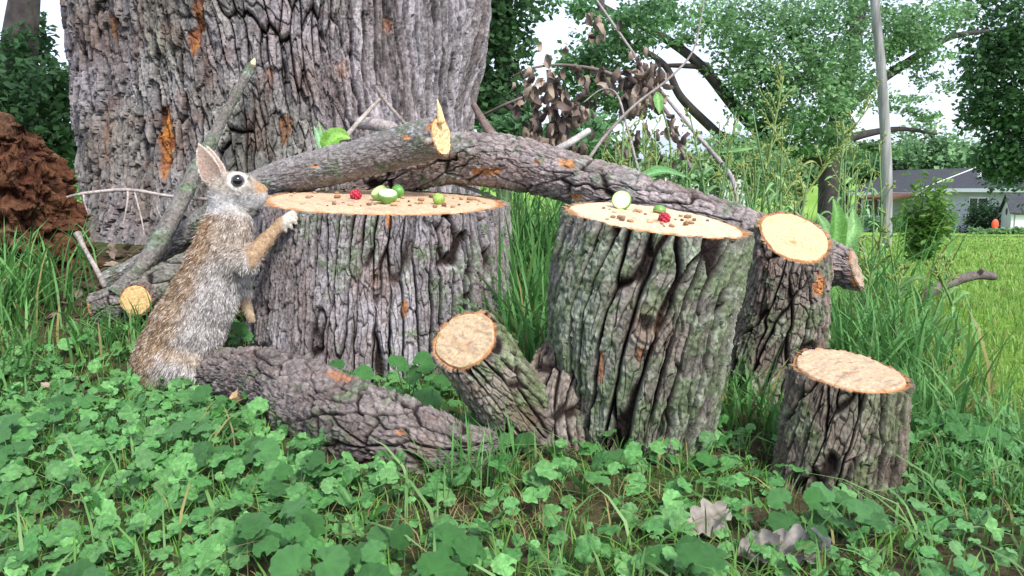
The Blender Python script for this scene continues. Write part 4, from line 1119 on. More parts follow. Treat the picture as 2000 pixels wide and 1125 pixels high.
o = mobj('ground_ivy', allV, [(IF3[None] + off).reshape(-1, 3), pF + n * len(IV)], M['leaf'], None, np.concatenate([LC.reshape(-1, 3), pC]))
tag(o, 'low carpet of round scalloped ground ivy leaves', 'ground cover', kind='stuff')
# single ivy plants whose leaves stand out one by one
leaf_me = [make_mesh('leaf', IV, IF3, np.broadcast_to(c, (len(IV), 3)) * IVR[:, None], True, M['leaf_obj']) for c in ((0.075, 0.235, 0.060), (0.102, 0.285, 0.085), (0.062, 0.200, 0.048))]
def ivy_plant(base, leaves, label, group, seed):
    """leaves: list of (tip position, size, face-camera amount)"""
    r = np.random.default_rng(seed)
    e = empty('ground_ivy_plant', base, label, 'plant', group)
    Bs, Ts = [], []
    for (tip, size, face) in leaves:
        N = np.array([r.normal() * 0.25, -face + r.normal() * 0.15, 1.0 - 0.5 * face]); N /= np.linalg.norm(N)
        D2 = np.array([r.normal() * 0.8, r.normal() * 0.5 + 0.25, 0.5]); D2 -= N * D2.dot(N); D2 /= np.linalg.norm(D2)
        X2 = np.cross(D2, N)
        lf = bpy.data.objects.new('leaf', leaf_me[int(r.integers(0, 3))]); link(lf, e)
        m = Matrix(((X2[0] * size, D2[0] * size, N[0] * size, 0), (X2[1] * size, D2[1] * size, N[1] * size, 0), (X2[2] * size, D2[2] * size, N[2] * size, 0), (0, 0, 0, 1)))
        m.translation = Vector(tuple(np.asarray(tip) - np.asarray(base)))
        lf.matrix_basis = m
        Bs.append(np.asarray(base) + np.array([r.normal() * 0.004, r.normal() * 0.004, -0.003])); Ts.append(np.asarray(tip))
    pV, pF, pC = petioles(np.array(Bs), np.array(Ts), 0.0009, (0.10, 0.20, 0.07))
    st = mobj('stem', pV, pF, M['leaf'], e, pC); tag(st, kind='stuff')
    return e
def plant_at(px, py, d, lv, label, group, seed):
    p = at(px, py, d); b = np.array([p[0], p[1], float(gz(p[0], p[1]))])
    tips = []
    for (lx, ly, s) in lv:
        q = at(lx, ly, d - 0.01); tips.append((q, s * PX(d), 0.55))
    return ivy_plant(b, tips, label, group, seed)
special = [
    (800, 770, 1.17, [(838, 795, 84), (775, 715, 50), (820, 712, 52), (800, 735, 46), (760, 770, 44)], 'ground ivy with one large round leaf, growing between the wide stump and the fallen log'),
    (905, 850, 1.03, [(895, 838, 46), (935, 832, 52), (880, 828, 36)], 'ground ivy with paired round leaves at the foot of the forked stub'),
    (560, 830, 1.14, [(556, 800, 72), (530, 850, 48)], 'ground ivy leaf held up in front of the fallen log bark'),
    (690, 730, 1.30, [(655, 722, 44), (700, 735, 50), (672, 742, 42)], 'ground ivy sprouting behind the fallen log at the foot of the wide stump'),
    (1000, 885, 0.99, [(985, 868, 44), (1022, 872, 50), (1085, 880, 34)], 'ground ivy at the ragged tip of the fallen log'),
    (820, 925, 0.965, [(822, 908, 38)], 'single small ivy leaf in front of the bark of the fallen log'),
    (1215, 935, 0.955, [(1208, 905, 66), (1170, 935, 42), (1240, 940, 38), (1140, 920, 36)], 'ground ivy clump at the front foot of the lichen-covered stump'),
    (1330, 945, 0.965, [(1322, 930, 62), (1385, 890, 48), (1360, 910, 36)], 'ground ivy leaf cluster at the foot of the lichen-covered stump towards the lawn'),
    (1530, 1010, 0.855, [(1526, 998, 60), (1555, 1025, 40)], 'ground ivy with a round leaf against the short stump'),
    (1590, 1030, 0.84, [(1590, 1010, 56), (1620, 1040, 42)], 'ground ivy leaf in front of the short stump base'),
    (640, 880, 1.03, [(628, 862, 62), (655, 905, 50), (600, 900, 56)], 'ground ivy with overlapping round leaves at the near edge of the fallen log'),
    (470, 640, 1.50, [(462, 645, 40), (475, 662, 36), (455, 670, 34)], 'bright ivy sprig under the hanging forepaw of the rabbit'),
]
for k, (px, py, d, lv, lab) in enumerate(special): plant_at(px, py, d, lv, lab, None, 600 + k)
rr2 = np.random.default_rng(700)
spots = gpts(900, -0.95, 0.75, 0.55, 1.3, 701, lambda x, y: ivy_density(x, y) ** 2, 0.02)[:46]
for k, b in enumerate(spots):
    lv = []
    for q in range(int(rr2.integers(4, 7))):
        a = rr2.uniform(0, 2 * math.pi); rad = rr2.uniform(0.012, 0.045)
        lv.append((b + np.array([math.cos(a) * rad, math.sin(a) * rad, rr2.uniform(0.025, 0.050)]), rr2.uniform(0.024, 0.038), rr2.uniform(0.15, 0.6)))
    x_, y_ = b[0], b[1]
    where = ('by the feet of the rabbit' if y_ > 1.12 and x_ < -0.3 else 'in the thick carpet before the fallen log' if x_ < -0.2 else 'around the short stump' if x_ > 0.36 else 'in the thin grass before the lichen-covered stump' if x_ > 0.05 else 'in the thin grass beyond the tip of the fallen log')
    ivy_plant(b + np.array([0, 0, 0.004]), lv, 'ground ivy with raised leaves ' + where, 'raised ivy plants ' + where, 710 + k)

# ------------------------------------------------------------------ food on the stumps
def on_plane(px, py, plane):
    p0, n = plane; r_ = ray(px, py); t = ((p0 - _C) @ n) / (r_ @ n); return _C + r_ * t
def chunk(name, p, n, r, face, flat, label, cat, rind=(0.12, 0.27, 0.05), flesh=(0.62, 0.74, 0.45), bumps=0.05, seed=0, group=None, face_part='cut_flesh'):
    """A piece of fruit: a rounded rind body cut flat on one side (direction face), with a pale cut disc."""
    nu, nv = 26, 16; face = np.array(face, float); face /= np.linalg.norm(face)
    V, F = uvsphere((0, 0, 0), 1.0, nu, nv)
    V = V * (1 + bumps * vnoise(V[:, 0] * 2.2, V[:, 1] * 2.2, V[:, 2] * 2.2, seed))[:, None]
    h = V @ face; over = np.maximum(h - flat, 0); V = V - face * over[:, None]
    zmin = (V @ n).min()
    c0 = p + n * (-zmin * r)
    e = empty(name, p, label, cat, group)
    col = np.asarray(rind) * (1 + 0.35 * vnoise(V[:, 0] * 4, V[:, 1] * 4, V[:, 2] * 4, seed + 1))[:, None]
    mobj('rind', V * r + c0, F, M['food'], e, col)
    if face_part:
        rad = math.sqrt(max(1 - flat * flat, 0.05)) * 0.93
        u = np.cross(face, [0.2, 0.3, 1]); u /= np.linalg.norm(u); w = np.cross(face, u)
        th = np.linspace(0, 2 * math.pi, 28, endpoint=False); t = np.linspace(0, 1, 7)
        P_ = np.stack([face * (flat + 0.03 * (1 - q * q)) + (np.cos(a) * u + np.sin(a) * w) * rad * q for q in t for a in th])
        q_ = np.repeat(t, 28)
        cc = mixc(np.asarray(flesh), np.asarray(flesh) * (0.8, 0.95, 0.62), sstep(0.55, 0.95, q_))
        cc = cc * (1 + 0.12 * vnoise(P_[:, 0] * 7, P_[:, 1] * 7, P_[:, 2] * 7, seed + 2))[:, None]
        idx = np.arange(7 * 28).reshape(7, 28)
        Fc = np.concatenate([np.stack([idx[k], np.roll(idx[k], -1), np.roll(idx[k + 1], -1), idx[k + 1]], -1) for k in range(6)])
        mobj(face_part, P_ * r + c0, Fc, M['food'], e, cc)
    return e
s17, s11 = PX(1.62), PX(1.10)
nW, nL = WIDE[1], LICH[1]
chunk('fruit_chunk', on_plane(741, 394, WIDE), nW, 17 * s17, (-0.45, -0.5, 0.75), 0.45, 'pale green fruit chunk at the back of the cluster on the wide stump', 'fruit', (0.20, 0.36, 0.09), (0.50, 0.62, 0.30), seed=1)
chunk('fruit_chunk', on_plane(757, 400, WIDE), nW, 19 * s17, (0.12, -0.42, 0.9), 0.28, 'halved green fruit with a white cut face up on the wide stump', 'fruit', (0.14, 0.29, 0.06), (0.80, 0.82, 0.74), seed=2)
chunk('fruit_chunk', on_plane(778, 388, WIDE), nW, 15 * s17, (0.6, 0.6, 0.2), 0.3, 'green rind side of a fruit piece behind the white-faced half', 'fruit', (0.09, 0.26, 0.05), seed=3)
chunk('fruit_chunk', on_plane(857, 401, WIDE), nW, 12.5 * s17, (0.5, 0.5, 0.6), 0.5, 'small round lime-green fruit piece alone among the pellets on the wide stump', 'fruit', (0.24, 0.38, 0.07), (0.55, 0.65, 0.3), seed=4)
chunk('fruit_chunk', on_plane(1211, 410, LICH), nL, 20.5 * s11, (-0.25, -0.95, 0.25), 0.25, 'pale round fruit slice standing upright on the lichen-covered stump', 'fruit', (0.13, 0.28, 0.06), (0.62, 0.74, 0.46), seed=5, bumps=0.03)
chunk('fruit_chunk', on_plane(1287, 420, LICH), nL, 14 * s11, (-0.2, -0.3, -0.9), 0.1, 'small green rind wedge behind the red berry on the lichen-covered stump', 'fruit', (0.12, 0.27, 0.05), (0.6, 0.65, 0.35), seed=6)
def berry(p, n, r, label, seed):
    rb = np.random.default_rng(seed); mb = MB()
    N = 26; k = np.arange(N) + 0.5; ph = np.arccos(1 - 2 * k / N); th = math.pi * (1 + 5 ** 0.5) * k
    c0 = p + n * r * 0.85
    V, F = uvsphere(c0, r * 0.85, 14, 9); mb.add(V, F, (0.33, 0.012, 0.03))
    for a, b in zip(ph, th):
        q = c0 + r * 0.82 * np.array([math.sin(a) * math.cos(b), math.sin(a) * math.sin(b), 0.95 * math.cos(a)])
        V, F = uvsphere(q, r * 0.30, 8, 6); mb.add(V, F, np.array((0.40, 0.015, 0.04)) * rb.uniform(0.6, 1.25))
    o = mb.build('berry', M['food'], None, True, p); tag(o, label, 'berry'); return o
berry(on_plane(695, 391, WIDE), nW, 11.5 * s17, 'dark red berry on the wide stump', 1)
berry(on_plane(1296, 436, LICH), nL, 11.5 * s11, 'crushed bright red berry on the lichen-covered stump', 2)
mbp = []
def pellet_mesh(seed):
    rb = np.random.default_rng(seed); V, F = uvsphere((0, 0, 0), 1.0, 9, 6)
    V = V * np.array([1.5, 0.9, 0.75]); V = V * (1 + 0.22 * vnoise(V[:, 0] * 2, V[:, 1] * 2, V[:, 2] * 2, seed))[:, None]
    col = [(0.40, 0.25, 0.14), (0.30, 0.17, 0.09), (0.17, 0.10, 0.065), (0.46, 0.31, 0.19)][seed % 4]
    return make_mesh('feed_pellet', V, F, np.broadcast_to(col, (len(V), 3)), True, M['pellet'])
pms = [pellet_mesh(k) for k in range(8)]
def pellet(p, n, s, k, label, group):
    o = bpy.data.objects.new('feed_pellet', pms[k % 8]); link(o)
    q = Vector(tuple(n)).to_track_quat('Z', 'Y')
    o.rotation_mode = 'QUATERNION'; o.rotation_quaternion = q @ Matrix.Rotation(random.uniform(0, 6.28), 3, 'Z').to_quaternion()
    o.location = tuple(p + n * (s * 0.62 + 0.0018)); o.scale = (s, s, s)
    tag(o, label, 'pellet', group)
seen = [(565, 384), (578, 381), (612, 385), (606, 390), (653, 390), (648, 397), (622, 402), (640, 404), (655, 402), (672, 398), (660, 380), (640, 377), (690, 398), (720, 402), (735, 403), (728, 397), (790, 391), (782, 397), (800, 396), (812, 399), (818, 393), (822, 402), (836, 400), (866, 406), (875, 407), (888, 408), (884, 390), (895, 392), (905, 388), (912, 398), (918, 394), (930, 402), (940, 397), (935, 393), (900, 402), (845, 407), (705, 404), (770, 405), (615, 378), (675, 377), (845, 388), (870, 385), (950, 400), (595, 400), (680, 404), (795, 404), (855, 407), (926, 390)]
for k, (x, y) in enumerate(seen): pellet(on_plane(x + random.uniform(-6, 6), y + random.uniform(-1.5, 1.5), WIDE), nW, random.choice((0.0022, 0.003, 0.0036, 0.0045, 0.0058)), k * 3 + k // 4, 'brown feed pellet scattered on the wide stump', 'feed pellets on the wide stump')
seen = [(1180, 410), (1187, 412), (1195, 419), (1200, 429), (1210, 431), (1218, 433), (1235, 417), (1245, 419), (1250, 415), (1260, 421), (1185, 432), (1310, 430), (1318, 432), (1330, 434), (1345, 438), (1352, 440), (1335, 444), (1300, 446), (1312, 447), (1288, 442), (1325, 424), (1385, 434), (1265, 440), (1232, 437), (1340, 430), (1360, 434)]
for k, (x, y) in enumerate(seen): pellet(on_plane(x + random.uniform(-5, 5), y + random.uniform(-1.5, 1.5), LICH), nL, random.choice((0.0018, 0.0025, 0.0032, 0.0044)), k * 5 + 1, 'brown feed pellet scattered on the lichen-covered stump', 'feed pellets on the lichen-covered stump')

# ------------------------------------------------------------------ dead leaves and litter
def curl_leaf(L, W, lob, curl, seed, n=25, m=7):
    """A dry lobed leaf, curled, along +X."""
    rb = np.random.default_rng(seed); t = np.linspace(0, 1, n); s_ = np.linspace(-1, 1, m)
    wv = W * np.sin(math.pi * np.clip(t, 0.02, 0.98)) ** 0.6 * (1 - 1.4 * lob + 1.6 * lob * np.abs(np.sin(t * math.pi * 3.5 + 0.35 * seed)) ** 0.55)
    T, S_ = np.meshgrid(t, s_, indexing='ij')
    y = S_ * wv[:, None] + 0.02 * W * rb.normal(size=T.shape); x = T * L + np.abs(S_) ** 2 * 0.10 * L * lob
    z = curl * L * (np.abs(S_) ** 1.6 * 0.55 + 0.5 * (T - 0.45) ** 2 * 2) + 0.07 * L * vnoise(T * 5 + seed, S_ * 2.5, 0, seed) + 0.012 * L * rb.normal(size=T.shape)
    idx = np.arange(n * m).reshape(n, m)
    F = np.stack([idx[:-1, :-1], idx[1:, :-1], idx[1:, 1:], idx[:-1, 1:]], -1).reshape(-1, 4)
    return np.stack([x, y, z], -1).reshape(-1, 3), F, np.abs(S_).ravel()
def dead_leaf(px, py, L, W, rot, tiltx, tilty, label, col, seed, lob=0.35, curl=0.35, lift=0.012):
    g = gnd(px, py); V, F, sa = curl_leaf(L, W, lob, curl, seed)
    V[:, 0] -= L / 2
    c = mixc(np.asarray(col), np.asarray(col) * (0.55, 0.5, 0.45), sstep(0.3, 0.0, sa) * 0.7)
    Mx = np.array(Matrix.Rotation(tiltx, 3, 'X') @ Matrix.Rotation(tilty, 3, 'Y') @ Matrix.Rotation(rot, 3, 'Z'))
    V = V @ Mx.T; V[:, 2] += lift - min(0, V[:, 2].min() * 0.6)
    o = mobj('dead_leaf', V + g, F, M['dead'], None, c, True, g)
    return tag(o, label, 'leaf')
dead_leaf(1378, 1052, 0.054, 0.019, 0.5, 0.75, 0.1, 'pale grey lobed dead oak leaf lying in the grass before the lichen-covered stump', (0.25, 0.225, 0.20), 3, 0.42, 0.14, 0.012)
dead_leaf(1470, 1035, 0.030, 0.010, -0.4, 0.5, -0.2, 'small curled brown dead leaf between the pale oak leaf and the short stump', (0.28, 0.18, 0.11), 5)
dead_leaf(1480, 1105, 0.042, 0.016, 0.2, 0.7, -0.2, 'dark and white curled dead leaf lying past the short stump, the smaller of two', (0.22, 0.20, 0.185), 8, 0.34, 0.5)
dead_leaf(1560, 1108, 0.055, 0.020, -0.3, 0.6, -0.3, 'crumpled white-edged dead leaf before the short stump, the larger of two', (0.25, 0.23, 0.215), 9, 0.34, 0.55)
dead_leaf(487, 815, 0.050, 0.018, 1.0, 0.6, -0.7, 'tan curled dead leaf in the ivy between rabbit and fallen log', (0.36, 0.26, 0.15), 12, 0.2, 0.6, 0.03)
dead_leaf(120, 775, 0.06, 0.02, 0.3, 0.2, -0.1, 'faded pinkish dead leaf in the ivy behind the back of the rabbit', (0.32, 0.24, 0.20), 13, 0.2, 0.3)
dead_leaf(15, 595, 0.06, 0.03, 0.3, 0.9, -0.1, 'tan dead leaf at the foot of the rotten stump', (0.42, 0.30, 0.18), 14, 0.2, 0.3, 0.02)
# litter of bark scraps round the tree foot
r = np.random.default_rng(820); n = 1500
a = r.uniform(math.pi, 2 * math.pi, n); q = r.uniform(0.80, 1.30, n)
x = TREE[0] + q * np.cos(a) * 1.15; y = TREE[1] + q * np.sin(a)
ok = clear(x, y, 0.01); x, y = x[ok], y[ok]
P = np.stack([x, y, gz(x, y) + 0.006], 1)
V, F, C = leaf_cards(P, 0.038, 821, [(0.12, 0.085, 0.06), (0.27, 0.21, 0.17)], up=1.2, aspect=0.6)
o = mobj('leaf_litter', V, F, M['dead'], None, C, False); tag(o, 'grey-brown litter of dry leaves and bark scraps at the foot of the big trunk', 'litter', kind='stuff')

# ------------------------------------------------------------------ twigs
def twig(name, pts, rad, col, label, cat='twig', sub=(), ns=7, n=None, mat='bark'):
    e = empty(name, pts[0], label, cat)
    mb = MB(); add_tube(mb, pts, rad, ns, n or len(pts) * 8, col, colvar=0.35); mb.build('stem', M[mat], e, True)
    for (sp, sr) in sub:
        mb = MB(); add_tube(mb, sp, sr, 6, len(sp) * 6, col, colvar=0.35); mb.build('side_twig', M[mat], e, True)
    return e
PALE = (0.36, 0.31, 0.29)
twig('bare_twig', [at(120, 388, 2.02), at(165, 378, 2.02), at(250, 371, 2.02), at(330, 383, 2.0), at(415, 390, 1.98)], [0.003, 0.0045, 0.0048, 0.0045, 0.004], PALE, 'pale bare twig reaching level across the foot of the big trunk behind the rabbit', sub=[
    ([at(163, 378, 2.02), at(165, 395, 2.01), at(173, 420, 2.01)], [0.003, 0.0025, 0.0018]), ([at(250, 371, 2.02), at(248, 400, 2.0), at(240, 440, 1.99)], [0.003, 0.0025, 0.0015]),
    ([at(262, 373, 2.02), at(268, 395, 2.0), at(277, 430, 1.99), at(282, 462, 1.98)], [0.003, 0.0022, 0.0018, 0.0012]), ([at(310, 380, 2.0), at(307, 405, 2.0), at(315, 425, 1.99)], [0.0025, 0.002, 0.001])])
twig('broken_stick', [at(205, 560, 1.70), at(185, 520, 1.72), at(165, 485, 1.75), at(150, 455, 1.76)], [0.006, 0.0055, 0.005, 0.009], (0.28, 0.25, 0.23), 'short grey stick with a frayed tip rising out of the tall grass', 'stick')
twig('broken_stick', [at(655, 292, 1.95), at(690, 250, 1.97), at(715, 222, 2.0), at(742, 193, 2.02)], [0.007, 0.006, 0.006, 0.004], (0.36, 0.32, 0.29), 'pale snapped stick angled up behind the leaning branch', 'stick')
twig('broken_stick', [at(735, 170, 2.1), at(755, 200, 2.05), at(780, 230, 2.0), at(800, 250, 1.96)], [0.004, 0.005, 0.005, 0.004], (0.24, 0.21, 0.19), 'dark thin stick dropping from the trunk to the leaning branch', 'stick')
twig('broken_branch', [at(700, 240, 2.08), at(740, 245, 2.04), at(790, 262, 2.0), at(850, 300, 1.98)], [0.016, 0.018, 0.017, 0.012], (0.33, 0.29, 0.28), 'stubby grey branch piece lying behind the leaning branch', 'branch')
twig('root_sucker', [at(925, 205, 2.55), at(945, 240, 2.5), at(965, 275, 2.45), at(960, 300, 2.4)], [0.010, 0.014, 0.02, 0.025], (0.15, 0.11, 0.10), 'thin dark root flaring off the side of the big trunk', 'root')
twig('bare_twig', [at(850, 345, 1.95), at(900, 362, 1.92), at(945, 378, 1.88), at(985, 396, 1.85)], [0.003, 0.0045, 0.005, 0.004], (0.30, 0.27, 0.25), 'thin twig slanting down behind the far rim of the wide stump')
twig('lawn_branch', [np.array([*gnd(1790, 598)[:2], gnd(1790, 598)[2] - 0.005]), at(1815, 572, 2.25), at(1855, 553, 2.3), at(1905, 538, 2.32), at(1943, 540, 2.33)], [0.014, 0.016, 0.015, 0.014, 0.012], (0.12, 0.10, 0.095), 'dark crooked branch arching up over the lawn grass', 'branch', sub=[([at(1905, 538, 2.32), at(1915, 532, 2.31), at(1920, 526, 2.3)], [0.010, 0.008, 0.006])], ns=10)
# long thin wands leaning through the brush
BR = (0.30, 0.27, 0.27)
twig('leaning_wand', [at(1440, 400, 2.6), at(1425, 340, 2.7), at(1350, 250, 2.9), at(1270, 150, 3.1), at(1165, 0, 3.4), at(1110, -80, 3.6)], [0.0085, 0.008, 0.007, 0.006, 0.005, 0.003], BR, 'long grey wand slanting up through the brush from behind the arched log', 'branch', ns=8, n=40)
twig('leaning_wand', [at(1150, 310, 2.6), at(1185, 262, 2.7), at(1240, 205, 2.8), at(1310, 150, 2.9), at(1355, 95, 3.1), at(1375, 0, 3.2)], [0.006, 0.006, 0.005, 0.0045, 0.004, 0.003], (0.22, 0.19, 0.18), 'dark wand crossing the long grey wand in the brush', 'branch', ns=8, n=40)
twig('leaning_wand', [at(1250, 345, 2.7), at(1225, 250, 2.8), at(1205, 185, 2.85), at(1175, 175, 2.9), at(1140, 200, 2.9)], [0.0045, 0.0045, 0.004, 0.003, 0.002], BR, 'thin hooked wand bent over at its top in the brush', 'branch', n=30)
twig('leaning_wand', [at(1090, 292, 2.4), at(1115, 278, 2.4), at(1150, 255, 2.45)], [0.012, 0.012, 0.010], (0.36, 0.34, 0.33), 'short pale broken stick poking up behind the arched log', 'stick')
twig('arching_cane', [at(925, 235, 3.3), at(985, 205, 3.2), at(1020, 190, 3.2)], [0.006, 0.006, 0.004], (0.18, 0.15, 0.14), 'short dark cane beside the flank of the big trunk', 'branch')

# dead branches holding bunches of withered brown leaves
dl_me = []
for k in range(5):
    V, F, sa = curl_leaf(1.0, 0.30, 0.15, 0.6, 40 + k, 8, 3)
    dl_me.append(make_mesh('withered_leaf', V, F, np.broadcast_to([(0.24, 0.185, 0.15), (0.17, 0.13, 0.115), (0.32, 0.255, 0.205), (0.10, 0.08, 0.075), (0.38, 0.31, 0.25)][k], (len(V), 3)), True, M['dead']))
def withered(name, pts, rad, leaf_spots, label, seed, size):
    e = empty(name, pts[0], label, 'branch')
    mb = MB(); add_tube(mb, pts, rad, 7, 40, (0.20, 0.165, 0.155)); mb.build('stem', M['bark'], e, True)
    rb = np.random.default_rng(seed); base = Vector(tuple(pts[0]))
    for (c, s, n) in leaf_spots:
        for k in range(n):
            p = np.asarray(c) + rb.normal(size=3) * np.asarray(s)
            lf = bpy.data.objects.new('withered_leaf', dl_me[int(rb.integers(0, 5))]); link(lf, e)
            lf.location = Vector(tuple(p)) - base
            lf.rotation_euler = (rb.normal() * 0.8, math.pi / 2 + rb.normal() * 0.6, rb.uniform(0, 6.28))
            z = size * rb.uniform(0.6, 1.3); lf.scale = (z, z, z)
    return e
withered('withered_branch', [at(1290, 205, 3.1), at(1240, 170, 3.15), at(1180, 140, 3.2), at(1100, 127, 3.3), at(1040, 133, 3.3), at(1000, 150, 3.35)], [0.010, 0.009, 0.008, 0.006, 0.005, 0.003],
         [(at(1055, 200, 3.28), (0.05, 0.05, 0.09), 40), (at(1100, 180, 3.25), (0.06, 0.05, 0.07), 34), (at(1085, 240, 3.2), (0.09, 0.06, 0.06), 44), (at(1120, 225, 3.2), (0.06, 0.05, 0.06), 24), (at(1015, 170, 3.3), (0.02, 0.02, 0.03), 8), (at(1060, 270, 3.1), (0.08, 0.05, 0.03), 22), (at(1180, 150, 3.2), (0.05, 0.03, 0.03), 8)],
         'arching dead branch hung with a large mass of withered brown leaves', 51, 0.056)
withered('withered_branch', [at(1310, 230, 2.95), at(1275, 180, 3.0), at(1250, 130, 3.05), at(1235, 100, 3.1)], [0.008, 0.007, 0.006, 0.003],
         [(at(1250, 135, 3.04), (0.045, 0.04, 0.045), 34), (at(1255, 170, 3.0), (0.04, 0.04, 0.04), 26), (at(1270, 190, 2.98), (0.03, 0.03, 0.03), 10)],
         'compact bunch of withered brown leaves against the bright sky', 52, 0.056)
withered('withered_branch', [at(1350, 330, 2.7), at(1320, 270, 2.8), at(1305, 235, 2.85)], [0.007, 0.006, 0.003],
         [(at(1305, 240, 2.85), (0.025, 0.03, 0.02), 10), (at(1320, 275, 2.8), (0.03, 0.03, 0.04), 12), (at(1215, 270, 2.8), (0.03, 0.03, 0.05), 12), (at(1165, 40, 3.3), (0.03, 0.03, 0.04), 12)],
         'low dead twig with a few withered leaves above the weeds', 53, 0.045)

# ------------------------------------------------------------------ weeds and big leaves
def broad_leaf(pts, W, col, name='leaf', parent=None, label=None, cat=None, nrm=(0, -0.8, 0.5), fold=0.25, wav=0.05):
    """A long leaf with a midrib along pts."""
    n = 18; A = catmull(pts, n); T, _, _ = frames(A)
    nrm = np.asarray(nrm, float); B = np.cross(T, nrm); B /= np.linalg.norm(B, axis=1)[:, None]; N = np.cross(B, T)
    t = np.linspace(0, 1, n); w = W * np.sin(math.pi * np.clip(t, 0.03, 0.985) ** 0.75) ** 0.8
    s_ = np.array([-1, -0.5, -0.04, 0.04, 0.5, 1])
    V = A[:, None] + B[:, None] * (s_[None, :, None] * w[:, None, None]) + N[:, None] * ((np.abs(s_) * fold)[None, :, None] * w[:, None, None] + (wav * W * np.sin(t * 17)[:, None] * np.abs(s_)[None, :])[..., None])
    c = np.broadcast_to(np.asarray(col), (n, 6, 3)).copy(); c[:, 2:4] = np.asarray(col) * 1.5 + 0.05
    idx = np.arange(n * 6).reshape(n, 6)
    F = np.stack([idx[:-1, :-1], idx[1:, :-1], idx[1:, 1:], idx[:-1, 1:]], -1).reshape(-1, 4)
    o = mobj(name, V.reshape(-1, 3), F, M['leaf'], parent, c.reshape(-1, 3), True, None if parent is not None else pts[0])
    if label: tag(o, label, cat)
    return o
GL = (0.10, 0.26, 0.05)
e = empty('dock_plant', (*at(1635, 520, 1.85)[:2], float(gz(*at(1635, 520, 1.85)[:2]))), 'dock plant with upright broad green leaves behind the slanted post', 'plant')
b0 = np.array(e.location)
broad_leaf([b0, at(1632, 470, 1.83), at(1634, 425, 1.82), at(1628, 388, 1.82)], 0.028, GL, 'leaf', e, nrm=(0.4, -1, 0.1))
broad_leaf([b0, at(1655, 485, 1.86), at(1668, 445, 1.88), at(1666, 408, 1.9)], 0.024, (0.12, 0.28, 0.07), 'leaf', e, nrm=(-0.3, -1, 0.3))
broad_leaf([b0, at(1615, 470, 1.87), at(1608, 440, 1.9), at(1595, 415, 1.92)], 0.022, (0.09, 0.22, 0.05), 'leaf', e, nrm=(0.2, -1, 0.3))
b1 = np.array([*at(640, 400, 2.0)[:2], float(gz(*at(640, 400, 2.0)[:2]))])
e = empty('leafy_weed', b1, 'weed with one bright curled green leaf showing above the leaning branch', 'plant')
mb = MB(); add_tube(mb, [b1, at(632, 330, 1.97), at(628, 292, 1.96)], [0.003, 0.003, 0.002], 6, 14, (0.12, 0.25, 0.06)); mb.build('stem', M['leaf'], e, True)
broad_leaf([at(632, 296, 1.955), at(645, 278, 1.95), at(662, 265, 1.95), at(684, 270, 1.95)], 0.028, (0.16, 0.36, 0.04), 'leaf', e, nrm=(0.0, -0.9, 0.5))
broad_leaf([at(632, 298, 1.955), at(625, 280, 1.955), at(620, 262, 1.96), at(613, 246, 1.96)], 0.010, (0.16, 0.34, 0.16), 'leaf', e, nrm=(0.5, -0.9, 0.2))
broad_leaf([at(628, 300, 1.96), at(628, 262, 1.97), at(622, 235, 1.98)], 0.006, (0.14, 0.26, 0.08), 'leaf', e, nrm=(0.2, -0.9, 0.2))
def weed(px, py, top, d, label, seed, group=None, leaves=8, lsize=0.055, panicle=10, col=(0.11, 0.23, 0.06), yel=(0.26, 0.34, 0.09)):
    """A tall stalk with narrow leaves and a loose seed head."""
    rb = np.random.default_rng(seed)
    p = at(px, py, d); b = np.array([p[0], p[1], float(gz(p[0], p[1])) - 0.005])
    tp = at(top[0], top[1], d + 0.05)
    m1 = b + (tp - b) * 0.5 + np.array([rb.normal() * 0.02, 0, 0])
    e = empty('tall_weed', b, label, 'plant', group)
    mb = MB(); add_tube(mb, [b, m1, tp], [0.0045, 0.0038, 0.0018], 6, 22, col)
    A = catmull([b, m1, tp], 40)
    if panicle:
        for k in range(panicle):
            q = A[int(24 + 15 * k / max(panicle, 1))]
            dirn = np.array([rb.normal() * 0.5, rb.normal() * 0.4, 0.9]); dirn /= np.linalg.norm(dirn)
            L = rb.uniform(0.03, 0.10)
            add_tube(mb, [q, q + dirn * L * 0.5 + np.array([0, 0, 0.004]), q + dirn * L], [0.0018, 0.0014, 0.0008], 5, 8, yel)
            for j in range(5):
                s2 = q + dirn * L * rb.uniform(0.4, 1.0); dd = dirn + rb.normal(size=3) * 0.5; dd /= np.linalg.norm(dd)
                add_tube(mb, [s2, s2 + dd * 0.008, s2 + dd * 0.014], [0.0012, 0.0026, 0.0006], 5, 5, yel)
    mb.build('stalk', M['leaf'], e, True)
    for k in range(leaves):
        q = A[int(4 + 26 * k / max(leaves, 1))]; a = rb.uniform(0, 6.28); L = lsize * rb.uniform(0.7, 1.4)
        o_ = np.array([math.cos(a), math.sin(a) * 0.7, 0])
        broad_leaf([q, q + o_ * L * 0.5 + np.array([0, 0, L * 0.35]), q + o_ * L + np.array([0, 0, L * (0.3 - rb.uniform(0, 0.6))])], L * rb.uniform(0.08, 0.15), np.asarray(col) * rb.uniform(0.8, 1.3), 'leaf', e, nrm=(0.05, -0.3, 1))
    return e
WG = 'tall weeds behind the arched log'
rw = np.random.default_rng(900)
for k in range(44):
    px = rw.uniform(1200, 1720); d = rw.uniform(1.95, 3.0)
    weed(px, 480, (px + rw.normal() * 25, rw.uniform(215, 345)), d, 'thin green weed stalk with narrow leaves and loose seed head behind the arched log', 910 + k, WG, col=(0.15, 0.29, 0.10), leaves=7, panicle=int(rw.integers(2, 9)))
weed(1480, 460, (1530, 150), 2.1, 'tallest yellow-green seeding weed with a branching top behind the slanted post', 950, panicle=20, leaves=9, col=(0.18, 0.28, 0.07))
weed(1420, 450, (1700, 205), 2.2, 'yellow-stemmed weed leaning hard over towards the pole', 951, panicle=16, leaves=7, col=(0.22, 0.26, 0.07))
